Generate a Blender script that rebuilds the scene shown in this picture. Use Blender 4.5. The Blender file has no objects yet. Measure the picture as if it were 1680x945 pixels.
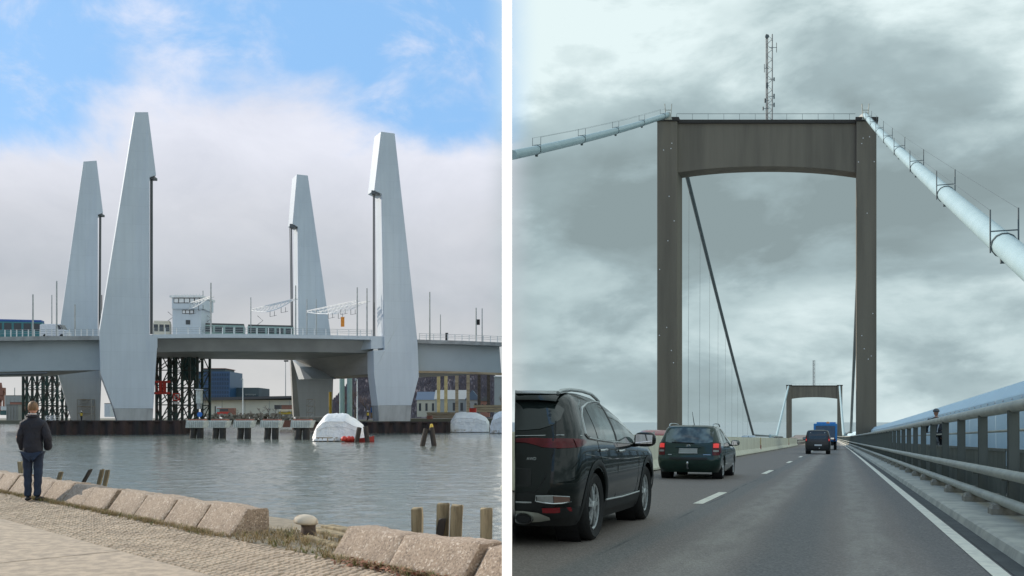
import bpy, bmesh, math, random
from mathutils import Vector, Matrix, noise
random.seed(7)
S = bpy.context.scene
# ------------------------------------------------------------ camera
F = 1500.0; HY = 685.0; CAMZ = 1.45; WATER = -1.61
cam = bpy.data.objects.new('camera', bpy.data.cameras.new('camera'))
S.collection.objects.link(cam)
cam.location = (0, 0, CAMZ); cam.rotation_euler = (math.radians(90), 0, 0)
cam.data.sensor_width = 36; cam.data.lens = F/1680*36
cam.data.shift_y = (HY-472.5)/1680
cam.data.clip_start = 0.2; cam.data.clip_end = 30000
S.camera = cam
S.view_settings.view_transform = 'Standard'; S.view_settings.look = 'None'
S.view_settings.exposure = 0.0; S.view_settings.gamma = 1.0
# ------------------------------------------------------------ sun and sky
SUN_EL = math.radians(26); SUN_AZ = math.atan2(-0.93, 0.37)      # from +Y towards +X
sd = Vector((math.sin(SUN_AZ)*math.cos(SUN_EL), math.cos(SUN_AZ)*math.cos(SUN_EL), math.sin(SUN_EL)))
sun = bpy.data.objects.new('sun', bpy.data.lights.new('sun', 'SUN'))
S.collection.objects.link(sun)
sun.data.energy = 4.2; sun.data.angle = math.radians(0.8); sun.data.color = (1.0, 0.90, 0.76)
sun.rotation_euler = (-sd).to_track_quat('-Z', 'Y').to_euler()

class NT:
    """tiny node-tree helper"""
    def __init__(s, tree):
        s.t = tree; s.n = tree.nodes; s.l = tree.links
    def new(s, ty, **kw):
        nd = s.n.new(ty)
        for k, v in kw.items(): setattr(nd, k, v)
        return nd
    def put(s, sock, v):
        if isinstance(v, bpy.types.NodeSocket): s.l.new(v, sock)
        elif isinstance(v, (tuple, list)) and sock.type == 'RGBA' and len(v) == 3: sock.default_value = (*v, 1)
        else: sock.default_value = v
    def math(s, op, a, b=0.0, clamp=False):
        nd = s.new('ShaderNodeMath', operation=op, use_clamp=clamp)
        s.put(nd.inputs[0], a); s.put(nd.inputs[1], b); return nd.outputs[0]
    def mix(s, fac, a, b, mode='MIX'):
        nd = s.new('ShaderNodeMix', data_type='RGBA', blend_type=mode)
        s.put(nd.inputs['Factor'], fac); s.put(nd.inputs[6], a); s.put(nd.inputs[7], b); return nd.outputs[2]
    def step(s, v, a, b, lo=0.0, hi=1.0):
        nd = s.new('ShaderNodeMapRange', interpolation_type='SMOOTHSTEP')
        s.put(nd.inputs[0], v); nd.inputs[1].default_value = a; nd.inputs[2].default_value = b
        nd.inputs[3].default_value = lo; nd.inputs[4].default_value = hi; return nd.outputs[0]
    def noise(s, vec, scale, detail=4, rough=0.55, dist=0.0):
        nd = s.new('ShaderNodeTexNoise'); s.put(nd.inputs['Vector'], vec)
        nd.inputs['Scale'].default_value = scale; nd.inputs['Detail'].default_value = detail
        nd.inputs['Roughness'].default_value = rough; nd.inputs['Distortion'].default_value = dist
        return nd.outputs[0]
    def ramp(s, fac, stops, interp='LINEAR'):
        nd = s.new('ShaderNodeValToRGB'); s.put(nd.inputs[0], fac); cr = nd.color_ramp; cr.interpolation = interp
        while len(cr.elements) < len(stops): cr.elements.new(0.5)
        for e, (p, c) in zip(cr.elements, stops): e.position = p; e.color = (*c, 1)
        return nd.outputs[0]
    def scalevec(s, vec, sc, loc=(0, 0, 0)):
        nd = s.new('ShaderNodeMapping'); s.put(nd.inputs[0], vec)
        nd.inputs['Scale'].default_value = sc; nd.inputs['Location'].default_value = loc; return nd.outputs[0]

W_ = bpy.data.worlds.new('World'); S.world = W_; W_.use_nodes = True
W_.node_tree.nodes.clear(); t = NT(W_.node_tree)
sky = t.new('ShaderNodeTexSky', sky_type='NISHITA'); sky.sun_disc = False
sky.sun_elevation = SUN_EL; sky.sun_rotation = SUN_AZ; sky.altitude = 0; sky.ozone_density = 2.0
D = t.new('ShaderNodeTexCoord').outputs['Generated']
sep = t.new('ShaderNodeSeparateXYZ'); t.l.new(D, sep.inputs[0]); dx, dy, dz = sep.outputs
# two weather sides: broken cloud over the river, overcast over the road bridge
side = t.step(dx, -0.035, 0.03)
el = t.math('MAXIMUM', dz, 0.0)
blue = t.mix(1.0, t.mix(1.0, sky.outputs[0], (0.105, 0.105, 0.105), 'MULTIPLY'), (1.05, 1.12, 1.22), 'MULTIPLY')
blue = t.mix(0.75, blue, (0.33, 0.63, 1.05))
v1 = t.scalevec(D, (1, 1, 1.35), (3.1, 0.4, 1.7))
nL = t.noise(v1, 4.2, 7, 0.56, 0.35)
nL2 = t.noise(t.scalevec(D, (1, 1, 1.7), (1.3, 5.2, 0.3)), 7.5, 6, 0.6, 0.5)
cL = t.ramp(t.math('ADD', el, t.math('MULTIPLY', t.math('SUBTRACT', nL, 0.5), 0.10)),
            [(0.0, (0.68, 0.68, 0.67)), (0.06, (0.62, 0.63, 0.64)), (0.13, (0.53, 0.565, 0.615)), (0.20, (0.66, 0.685, 0.745)), (0.27, (0.80, 0.825, 0.92)), (0.36, (0.78, 0.82, 0.96))])
cL = t.mix(1.0, cL, t.ramp(nL2, [(0.25, (0.90, 0.91, 0.92)), (0.75, (1.08, 1.07, 1.06))]), 'MULTIPLY')
cover = t.step(t.math('ADD', el, t.math('MULTIPLY', t.math('SUBTRACT', nL, 0.5), 0.30)), 0.262, 0.325)
wisps = t.step(nL2, 0.46, 0.72)
cover = t.math('MULTIPLY', cover, t.math('SUBTRACT', 1.0, t.math('MULTIPLY', wisps, 0.8)))
left = t.mix(cover, cL, blue)
v2 = t.scalevec(D, (1, 1, 2.1), (5.0, 8.3, 1.2))
nR = t.noise(v2, 2.7, 8, 0.52, 0.2)
nR2 = t.noise(t.scalevec(D, (1, 1, 2.6), (0.3, 9.2, 2.3)), 8.0, 6, 0.55, 0.2)
bR = t.math('ADD', t.math('MULTIPLY', t.math('SUBTRACT', nR, 0.47), 4.2), t.math('MULTIPLY', t.math('SUBTRACT', nR2, 0.5), 0.6))
nR3 = t.step(t.noise(t.scalevec(D, (1, 1, 2.3), (4.4, 1.9, 6.6)), 4.6, 8, 0.56, 0.25), 0.42, 0.60)
bR = t.math('ADD', bR, t.math('MULTIPLY', t.math('SUBTRACT', nR3, 0.5), 0.62))
bR = t.math('ADD', bR, t.math('MULTIPLY', t.step(el, 0.18, 0.42), 0.66))
right = t.ramp(t.math('ADD', t.math('MULTIPLY', bR, 0.60), 0.34), [(0.0, (0.27, 0.345, 0.36)), (0.35, (0.37, 0.475, 0.50)), (0.62, (0.52, 0.645, 0.665)), (1.0, (0.80, 0.93, 0.94))])
col = t.mix(side, left, right)
bg = t.new('ShaderNodeBackground'); t.l.new(col, bg.inputs[0]); bg.inputs[1].default_value = 1.0
out = t.new('ShaderNodeOutputWorld'); t.l.new(bg.outputs[0], out.inputs[0])

# ------------------------------------------------------------ helpers
COL = S.collection; ORG = {}; I4 = Matrix.Identity(4)
yaw = math.atan(538/1500); SL = math.atan(37/1500*math.cos(yaw))
MR = Matrix.Translation((0, 0, 0.35)) @ Matrix.Rotation(-yaw, 4, 'Z') @ Matrix.Rotation(-SL, 4, 'X')   # road frame: u right, v ahead, w up
MRI = MR.inverted()
def P(px, py, Y):
    return Vector(((px-840)/F*Y, Y, CAMZ-(py-HY)/F*Y))
def depthN(px, off): return (187.2+off)/(1-0.2406*(px-840)/F)
def WN(px, py, off=0.0): return P(px, py, depthN(px, off))       # on a plane parallel to the lift bridge
def RL(px, py, axis, val):                                        # pixel ray met with a plane of the road frame
    o = MRI @ Vector((0, 0, CAMZ)); d = MRI.to_3x3() @ Vector(((px-840)/F, 1, -(py-HY)/F))
    return o+d*((val-o[axis])/d[axis])
def bend(v): return Vector((-2.2e-5*v*v, 0, 6.9e-6*v*v)) if v > 0 else Vector((0, 0, 0))
def RC(u, v, w): return Vector((u, v, w))+bend(v)

def tag(o, label=None, cat=None, group=None, kind=None):
    if label: o['label'] = label
    if cat: o['category'] = cat
    if group: o['group'] = group
    if kind: o['kind'] = kind
    return o
def thing(name, label, cat, org=(0, 0, 0), group=None, frame=I4, rot=None):
    o = bpy.data.objects.new(name, None); COL.objects.link(o); o.empty_display_size = 0.2
    m = frame @ Matrix.Translation(org)
    if rot: m = m @ rot
    o.matrix_world = m; ORG[o.name] = Vector(org) if not rot else Vector((0, 0, 0))
    return tag(o, label, cat, group)
def obj(name, me, parent=None, loc=None):
    o = bpy.data.objects.new(name, me); COL.objects.link(o)
    if parent: o.parent = parent; ORG[o.name] = ORG[parent.name]
    else: ORG[o.name] = Vector((0, 0, 0))
    if loc is not None: o.location = loc
    return o

class MB:
    def __init__(s): s.v = []; s.f = []
    def poly(s, pts): 
        n = len(s.v); s.v += [Vector(p) for p in pts]; s.f.append(tuple(range(n, n+len(pts)))); return s
    def grid(s, rows, closed=False):
        n = len(s.v); m = len(rows[0])
        for r in rows: s.v += [Vector(p) for p in r]
        for i in range(len(rows)-1):
            for j in range(m if closed else m-1):
                k = (j+1) % m
                s.f.append((n+i*m+j, n+i*m+k, n+(i+1)*m+k, n+(i+1)*m+j))
        return s
    def box(s, a, b, mat=None):
        (x0, y0, z0), (x1, y1, z1) = a, b; n = len(s.v)
        ps = [Vector(p) for p in ((x0,y0,z0),(x1,y0,z0),(x1,y1,z0),(x0,y1,z0),(x0,y0,z1),(x1,y0,z1),(x1,y1,z1),(x0,y1,z1))]
        if mat: ps = [mat @ p for p in ps]
        s.v += ps
        s.f += [tuple(n+i for i in q) for q in ((3,2,1,0),(4,5,6,7),(0,1,5,4),(1,2,6,5),(2,3,7,6),(3,0,4,7))]; return s
    def prism(s, pts, vec):
        vec = Vector(vec); n = len(s.v); m = len(pts); a = [Vector(p) for p in pts]
        s.v += a+[p+vec for p in a]; s.f.append(tuple(range(n, n+m))); s.f.append(tuple(range(n+2*m-1, n+m-1, -1)))
        for i in range(m): s.f.append((n+i, n+m+i, n+m+(i+1) % m, n+(i+1) % m))
        return s
    def bar(s, a, b, w, h=None):
        """square bar between two points"""
        a = Vector(a); b = Vector(b); h = h or w; d = (b-a)
        if d.length < 1e-6: return s
        d.normalize(); up = Vector((0, 0, 1)) if abs(d.z) < 0.95 else Vector((0, 1, 0))
        x = d.cross(up).normalized()*w/2; z = x.cross(d).normalized()*h/2; n = len(s.v)
        for p in (a, b): s.v += [p-x-z, p+x-z, p+x+z, p-x+z]
        s.f += [tuple(n+i for i in q) for q in ((0,1,2,3),(7,6,5,4),(0,4,5,1),(1,5,6,2),(2,6,7,3),(3,7,4,0))]; return s
    def tube(s, path, r, n=8, cap=True, closed=False):
        pts = [Vector(p) for p in path]; rows = []; k = len(pts)
        for i, p in enumerate(pts):
            a = pts[i-1] if (i or closed) else p; b = pts[(i+1) % k] if (i < k-1 or closed) else p
            d = (b-a).normalized(); up = Vector((0, 0, 1)) if abs(d.z) < 0.9 else Vector((0, 1, 0))
            x = d.cross(up).normalized(); y = x.cross(d); rr = r[i] if isinstance(r, (list, tuple)) else r
            rows.append([p+x*math.cos(2*math.pi*j/n)*rr+y*math.sin(2*math.pi*j/n)*rr for j in range(n)])
        if closed: rows.append(rows[0])
        o = len(s.v); s.grid(rows, True)
        if cap and not closed:
            s.f.append(tuple(range(o+n-1, o-1, -1))); e = len(s.v)-n; s.f.append(tuple(range(e, e+n)))
        return s
    def lathe(s, prof, n=24, axis='Z', org=(0, 0, 0), cap=False):
        rows = []
        for r, h in prof:
            row = []
            for j in range(n):
                a = 2*math.pi*j/n; c, q = r*math.cos(a), r*math.sin(a)
                p = {'Z': (c, q, h), 'X': (h, c, q), 'Y': (q, h, c)}[axis]; row.append(Vector(p)+Vector(org))
            rows.append(row)
        o = len(s.v); s.grid(rows, True)
        if cap: s.f.append(tuple(range(o+n-1, o-1, -1))); e = len(s.v)-n; s.f.append(tuple(range(e, e+n)))
        return s
    def mesh(s, name, m, org=(0, 0, 0), smooth=None, bev=0, normals=True):
        me = bpy.data.meshes.new(name); org = Vector(org)
        me.from_pydata([p-org for p in s.v], [], s.f)
        for x in (m if isinstance(m, (list, tuple)) else [m]): me.materials.append(M[x] if isinstance(x, str) else x)
        if bev or normals:
            bm = bmesh.new(); bm.from_mesh(me)
            if bev:
                bmesh.ops.remove_doubles(bm, verts=bm.verts, dist=1e-5)
                bmesh.ops.bevel(bm, geom=[e for e in bm.edges if e.is_manifold and e.calc_face_angle(0) > 0.6], offset=bev, segments=2, profile=0.6, affect='EDGES')
            bmesh.ops.recalc_face_normals(bm, faces=bm.faces); bm.to_mesh(me); bm.free()
        if smooth is not None:
            me.polygons.foreach_set('use_smooth', [True]*len(me.polygons)); me.set_sharp_from_angle(angle=math.radians(smooth))
        me.update(); return me
    def build(s, name, m, parent=None, org=(0, 0, 0), frame=I4, smooth=None, bev=0, normals=True):
        if parent: org = ORG[parent.name]
        me = s.mesh(name, m, org, smooth, bev, normals); o = obj(name, me, parent)
        if not parent: o.matrix_world = frame @ Matrix.Translation(org); ORG[o.name] = Vector(org)
        return o

def copy_tree(o, parent=None):
    c = o.copy(); COL.objects.link(c); c.parent = parent
    for ch in list(o.children): copy_tree(ch, c)
    return c
ORD = 'first second third fourth fifth sixth seventh eighth ninth tenth eleventh twelfth thirteenth fourteenth fifteenth sixteenth seventeenth eighteenth nineteenth twentieth'.split()
TEN = {2: 'twenty', 3: 'thirty', 4: 'forty', 5: 'fifty'}
def ordw(i):
    return ORD[i] if i < 20 else TEN[(i+1)//10]+('ieth' if (i+1) % 10 == 0 else '-'+ORD[(i+1) % 10-1]).replace('tyieth', 'tieth')

# ------------------------------------------------------------ materials
M = {}
def mat(name, c1, c2=None, rough=0.7, metal=0.0, scale=4.0, bump=0.0, bscale=None, detail=6, spec=0.5, stretch=(1, 1, 1), lo=0.35, hi=0.65, coat=0.0, rough2=None, bdist=0.02, alpha=None):
    m = bpy.data.materials.new(name); m.use_nodes = True; n = NT(m.node_tree)
    b = m.node_tree.nodes['Principled BSDF']
    b.inputs['Roughness'].default_value = rough; b.inputs['Metallic'].default_value = metal
    b.inputs['Specular IOR Level'].default_value = spec
    if coat: b.inputs['Coat Weight'].default_value = coat; b.inputs['Coat Roughness'].default_value = 0.03
    vec = n.new('ShaderNodeTexCoord').outputs['Object']
    if stretch != (1, 1, 1): vec = n.scalevec(vec, stretch)
    if c2 is None: c2 = tuple(min(1, x*0.86) for x in c1)
    f = n.step(n.noise(vec, scale, detail, 0.6), lo, hi)
    n.put(b.inputs['Base Color'], n.mix(f, c1, c2))
    if rough2 is not None:
        n.put(b.inputs['Roughness'], n.step(f, 0, 1, rough, rough2))
    if bump:
        bp = n.new('ShaderNodeBump'); bp.inputs['Strength'].default_value = bump; bp.inputs['Distance'].default_value = bdist
        n.put(bp.inputs['Height'], n.noise(vec, bscale or scale*4, detail, 0.65)); n.put(b.inputs['Normal'], bp.outputs[0])
    M[name] = m; return m
def emis(name, col, strength, base=None):
    m = mat(name, base or col, rough=0.3); b = m.node_tree.nodes['Principled BSDF']
    b.inputs['Emission Color'].default_value = (*col, 1); b.inputs['Emission Strength'].default_value = strength; return m
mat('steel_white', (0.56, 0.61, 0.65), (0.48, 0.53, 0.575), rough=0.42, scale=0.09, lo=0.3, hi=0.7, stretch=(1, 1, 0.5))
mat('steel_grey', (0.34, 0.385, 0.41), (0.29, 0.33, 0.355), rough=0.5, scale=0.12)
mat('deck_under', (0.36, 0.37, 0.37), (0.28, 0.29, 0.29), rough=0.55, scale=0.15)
mat('deck_edge', (0.36, 0.37, 0.37), (0.25, 0.25, 0.25), rough=0.7, scale=0.6)
mat('deck_top', (0.16, 0.16, 0.16), rough=0.85, scale=0.5)
mat('pier_concrete', (0.44, 0.45, 0.44), (0.27, 0.27, 0.265), rough=0.85, scale=0.35, stretch=(1, 1, 0.25), bump=0.1)
mat('pier_dark', (0.40, 0.39, 0.37), (0.33, 0.32, 0.30), rough=0.85, scale=0.2, stretch=(0.5, 0.5, 2.5))
mat('galv', (0.42, 0.44, 0.44), (0.33, 0.35, 0.35), rough=0.45, metal=0.5, scale=2.0)
mat('pole_dark', (0.13, 0.135, 0.14), rough=0.5, metal=0.3)
mat('white_paint', (0.78, 0.78, 0.77), rough=0.45, scale=2)
mat('green_steel', (0.035, 0.085, 0.075), (0.06, 0.05, 0.04), rough=0.6, scale=0.9)
mat('green_panel', (0.08, 0.16, 0.16), (0.05, 0.10, 0.10), rough=0.6, scale=0.5)
mat('red_paint', (0.62, 0.05, 0.03), rough=0.5)
mat('column_yellow', (0.66, 0.52, 0.26), (0.5, 0.38, 0.18), rough=0.8, scale=0.6)
mat('sea_grey', (0.30, 0.36, 0.365), rough=0.35, scale=0.01)
mat('yellow_paint', (0.62, 0.44, 0.06), rough=0.6)
mat('orange_paint', (0.8, 0.28, 0.03), rough=0.6)
mat('sheet_pile', (0.055, 0.032, 0.028), (0.022, 0.02, 0.021), rough=0.85, scale=0.7, stretch=(1, 1, 0.3), bump=0.2)
mat('pile_black', (0.028, 0.028, 0.027), (0.05, 0.045, 0.04), rough=0.8, scale=2)
mat('cap_white', (0.62, 0.66, 0.63), (0.45, 0.48, 0.45), rough=0.6, scale=1.2)
mat('dark', (0.012, 0.012, 0.013), rough=0.7)
mat('black_rubber', (0.014, 0.014, 0.014), (0.02, 0.02, 0.02), rough=0.75, scale=20, bump=0.15)
mat('bluebld', (0.035, 0.10, 0.215), (0.03, 0.085, 0.18), rough=0.35, scale=0.05)
mat('blueroof', (0.09, 0.12, 0.13), rough=0.6)
mat('pane_blue', (0.02, 0.065, 0.13), rough=0.15)
mat('greybld', (0.05, 0.09, 0.12), (0.04, 0.07, 0.095), rough=0.5, scale=0.1)
mat('cream_wall', (0.66, 0.62, 0.50), (0.57, 0.54, 0.45), rough=0.8, scale=0.08, bump=0.05)
mat('roof_dark', (0.10, 0.095, 0.095), rough=0.7)
mat('rubble', (0.32, 0.28, 0.23), (0.14, 0.12, 0.09), rough=0.95, scale=0.5, bump=0.6, bdist=0.3)
mat('far_land', (0.18, 0.17, 0.13), (0.11, 0.105, 0.08), rough=0.95, scale=0.04)
mat('hill', (0.165, 0.14, 0.155), (0.12, 0.107, 0.122), rough=1.0, scale=0.06, bump=0.5, bdist=2)
mat('bark', (0.10, 0.075, 0.06), (0.06, 0.045, 0.035), rough=0.95, scale=3)
mat('twig', (0.15, 0.10, 0.085), rough=0.95)
mat('wrap', (0.88, 0.87, 0.84), (0.80, 0.80, 0.79), rough=0.35, scale=1.0, bump=0.7, bscale=1.6, bdist=0.25, detail=4)
mat('hull_dark', (0.06, 0.06, 0.06), (0.12, 0.11, 0.10), rough=0.7, scale=2)
mat('timber', (0.42, 0.33, 0.22), (0.28, 0.21, 0.14), rough=0.85, scale=1.0, stretch=(0.3, 1, 2))
mat('housegrey', (0.36, 0.37, 0.36), rough=0.8); mat('housecream', (0.52, 0.5, 0.42), rough=0.8)
mat('houseblue', (0.10, 0.14, 0.20), rough=0.6); mat('brickred', (0.32, 0.15, 0.11), rough=0.85)
mat('glass_far', (0.05, 0.06, 0.07), rough=0.1)
mat('tram_cream', (0.62, 0.58, 0.48), rough=0.4); mat('tram_green', (0.26, 0.38, 0.35), (0.30, 0.40, 0.37), rough=0.4, scale=1)
mat('teal', (0.05, 0.20, 0.22), rough=0.4); mat('busblue', (0.03, 0.10, 0.32), rough=0.4)
mat('van_white', (0.72, 0.74, 0.78), rough=0.35)
# near quay
mat('granite', (0.36, 0.275, 0.195), (0.25, 0.19, 0.135), rough=0.9, scale=5, bump=0.8, bscale=34, bdist=0.02, detail=8)
mat('sett', (0.47, 0.375, 0.275), (0.33, 0.26, 0.19), rough=0.9, scale=2.2, bump=0.35, bscale=40)
mat('sett_b', (0.40, 0.315, 0.235), (0.29, 0.23, 0.175), rough=0.9, scale=2.2, bump=0.35, bscale=40)
mat('joint', (0.27, 0.235, 0.175), (0.20, 0.175, 0.13), rough=1.0, scale=6, bump=0.4)
mat('slab', (0.45, 0.36, 0.265), (0.30, 0.245, 0.185), rough=0.92, scale=7, bump=0.25, bscale=60, detail=8)
mat('dry_grass', (0.36, 0.27, 0.14), (0.24, 0.18, 0.09), rough=0.95, scale=3)
mat('green_grass', (0.16, 0.17, 0.05), rough=0.95); mat('dead_leaf', (0.30, 0.13, 0.075), (0.2, 0.10, 0.06), rough=0.9, scale=6)
mat('old_wood', (0.34, 0.275, 0.165), (0.15, 0.12, 0.07), rough=0.95, scale=3.5, stretch=(3, 3, 0.4), bump=0.5, bscale=14)
mat('old_wood_wet', (0.05, 0.04, 0.031), (0.028, 0.023, 0.018), rough=0.9, scale=3, stretch=(3, 3, 0.4))
mat('bollard_white', (0.52, 0.46, 0.36), (0.17, 0.115, 0.07), rough=0.75, scale=6, lo=0.48, hi=0.68, bump=0.3)
mat('bollard_rust', (0.10, 0.07, 0.05), (0.05, 0.04, 0.035), rough=0.9, scale=5)
# people
mat('skin', (0.52, 0.27, 0.185), rough=0.55); mat('hair', (0.20, 0.11, 0.05), (0.10, 0.058, 0.027), rough=0.6, scale=25, stretch=(1, 1, 0.3), bump=0.5, bscale=40)
mat('navy', (0.006, 0.007, 0.014), (0.009, 0.010, 0.019), rough=0.72, scale=9, bump=0.6, bscale=5, bdist=0.06); mat('denim', (0.013, 0.027, 0.056), (0.009, 0.018, 0.04), rough=0.85, scale=8, bump=0.5, bscale=9, bdist=0.03)
mat('shoe', (0.012, 0.012, 0.013), rough=0.6); mat('collar_grey', (0.45, 0.47, 0.48), rough=0.8); mat('jacket_black', (0.014, 0.015, 0.017), rough=0.7, scale=9, bump=0.4, bscale=6, bdist=0.04)
# road bridge
mat('conc_tower', (0.200, 0.176, 0.136), (0.135, 0.119, 0.094), rough=0.9, scale=0.35, stretch=(1.5, 1.5, 0.12), bump=0.15, lo=0.25, hi=0.75)
mat('conc_dark', (0.05, 0.045, 0.04), rough=0.9)
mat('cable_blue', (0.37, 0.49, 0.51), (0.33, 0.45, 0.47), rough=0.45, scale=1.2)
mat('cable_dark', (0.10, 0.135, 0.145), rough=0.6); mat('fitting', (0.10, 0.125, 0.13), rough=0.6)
mat('rail_steel', (0.48, 0.48, 0.41), (0.38, 0.38, 0.33), rough=0.5, metal=0.25, scale=3, bump=0.05)
mat('post_steel', (0.16, 0.172, 0.15), (0.115, 0.125, 0.108), rough=0.6, metal=0.2, scale=3, stretch=(1, 1, 0.3))
mat('plate_conc', (0.40, 0.36, 0.29), (0.22, 0.20, 0.165), rough=0.9, scale=6, bump=0.3)
mat('kerb_conc', (0.58, 0.55, 0.46), (0.42, 0.40, 0.34), rough=0.9, scale=2.5, bump=0.15, bscale=40)
mat('gutter', (0.075, 0.082, 0.082), (0.05, 0.055, 0.055), rough=0.75, scale=3, bump=0.35, bscale=60)
mat('screen_blue', (0.62, 0.81, 0.88), (0.58, 0.76, 0.83), rough=0.4, scale=0.5)
mat('jersey', (0.78, 0.76, 0.61), (0.68, 0.66, 0.53), rough=0.9, scale=1.5, stretch=(1, 1, 0.5), bump=0.15); mat('jersey_top', (0.75, 0.68, 0.36), (0.68, 0.67, 0.5), rough=0.9, scale=2)
mat('line_white', (0.92, 0.86, 0.71), (0.70, 0.66, 0.55), rough=0.7, scale=5, lo=0.42, hi=0.72, bump=0.2, bscale=50)
mat('divider_white', (0.86, 0.86, 0.86), (0.83, 0.83, 0.83), rough=0.8, scale=0.5)
# vehicles
mat('car_black', (0.006, 0.010, 0.009), (0.006, 0.009, 0.008), rough=0.25, coat=0.7, spec=0.1, scale=3)
mat('mast_grey', (0.20, 0.215, 0.215), rough=0.6)
mat('car_green', (0.010, 0.036, 0.027), (0.009, 0.032, 0.024), rough=0.3, coat=0.8, spec=0.2, scale=3)
mat('van_black', (0.014, 0.016, 0.017), rough=0.35, coat=0.5); mat('plastic', (0.016, 0.018, 0.018), rough=0.55, scale=30, bump=0.05)
mat('car_red', (0.35, 0.03, 0.03), rough=0.3, coat=0.8); mat('car_pale', (0.42, 0.5, 0.55), rough=0.3, coat=0.8); mat('truck_blue', (0.04, 0.26, 0.62), rough=0.4)
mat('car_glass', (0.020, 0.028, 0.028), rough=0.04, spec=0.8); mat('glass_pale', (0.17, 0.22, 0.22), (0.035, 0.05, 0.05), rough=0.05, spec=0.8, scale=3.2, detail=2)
mat('mirror', (0.85, 0.88, 0.88), rough=0.03, metal=1.0); mat('chrome', (0.62, 0.64, 0.64), rough=0.18, metal=1.0); mat('alloy', (0.52, 0.54, 0.54), rough=0.3, metal=0.35); mat('alloy_dark', (0.02, 0.022, 0.023), rough=0.4, metal=0.4)
mat('lamp_red', (0.13, 0.008, 0.012), (0.085, 0.006, 0.009), rough=0.2, coat=0.25, spec=0.25, scale=8); mat('lamp_clear', (0.34, 0.35, 0.34), (0.20, 0.19, 0.18), rough=0.12, coat=1.0, scale=10); mat('lamp_amber', (0.22, 0.13, 0.10), rough=0.15, coat=1.0)
mat('reflector', (0.28, 0.012, 0.02), rough=0.15, coat=1.0); mat('plate_grey', (0.40, 0.42, 0.41), rough=0.5); mat('plate_white', (0.72, 0.74, 0.74), rough=0.5); mat('silver', (0.55, 0.58, 0.57), rough=0.35, metal=0.3)
emis('brake_lit', (1.0, 0.07, 0.06), 0.45, (0.5, 0.03, 0.03)); mat('beacon', (0.8, 0.35, 0.15), rough=0.3); mat('hazard_red', (0.42, 0.05, 0.04), rough=0.6); mat('hazard_yel', (0.5, 0.30, 0.04), rough=0.6)
mat('sign_white', (0.8, 0.8, 0.8), rough=0.5); mat('sign_blue', (0.03, 0.16, 0.55), rough=0.5)

def plates():
    """faint welded-plate pattern on the painted steel"""
    m = M['steel_white']; n = NT(m.node_tree); b = m.node_tree.nodes['Principled BSDF']; src = b.inputs['Base Color'].links[0].from_socket
    sx = n.new('ShaderNodeSeparateXYZ'); n.l.new(n.new('ShaderNodeTexCoord').outputs['Object'], sx.inputs[0])
    cb_ = n.new('ShaderNodeCombineXYZ'); n.put(cb_.inputs[0], n.math('ADD', sx.outputs[0], sx.outputs[1])); n.put(cb_.inputs[1], sx.outputs[2])
    br_ = n.new('ShaderNodeTexBrick'); n.put(br_.inputs['Vector'], cb_.outputs[0]); br_.inputs['Scale'].default_value = 1.0
    br_.inputs['Brick Width'].default_value = 9.0; br_.inputs['Row Height'].default_value = 3.4; br_.inputs['Mortar Size'].default_value = 0.035
    n.put(br_.inputs['Color1'], (0.985, 0.985, 0.985)); n.put(br_.inputs['Color2'], (1.015, 1.015, 1.015)); n.put(br_.inputs['Mortar'], (0.92, 0.92, 0.92))
    st_ = n.step(n.noise(n.scalevec(cb_.outputs[0], (1.3, 0.05, 1)), 1.0, 5, 0.6), 0.3, 0.8, 1.02, 0.94)
    cs = n.new('ShaderNodeCombineColor'); [n.put(cs.inputs[i], st_) for i in range(3)]
    n.put(b.inputs['Base Color'], n.mix(1.0, n.mix(1.0, src, br_.outputs[0], 'MULTIPLY'), cs.outputs[0], 'MULTIPLY'))
plates()
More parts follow.
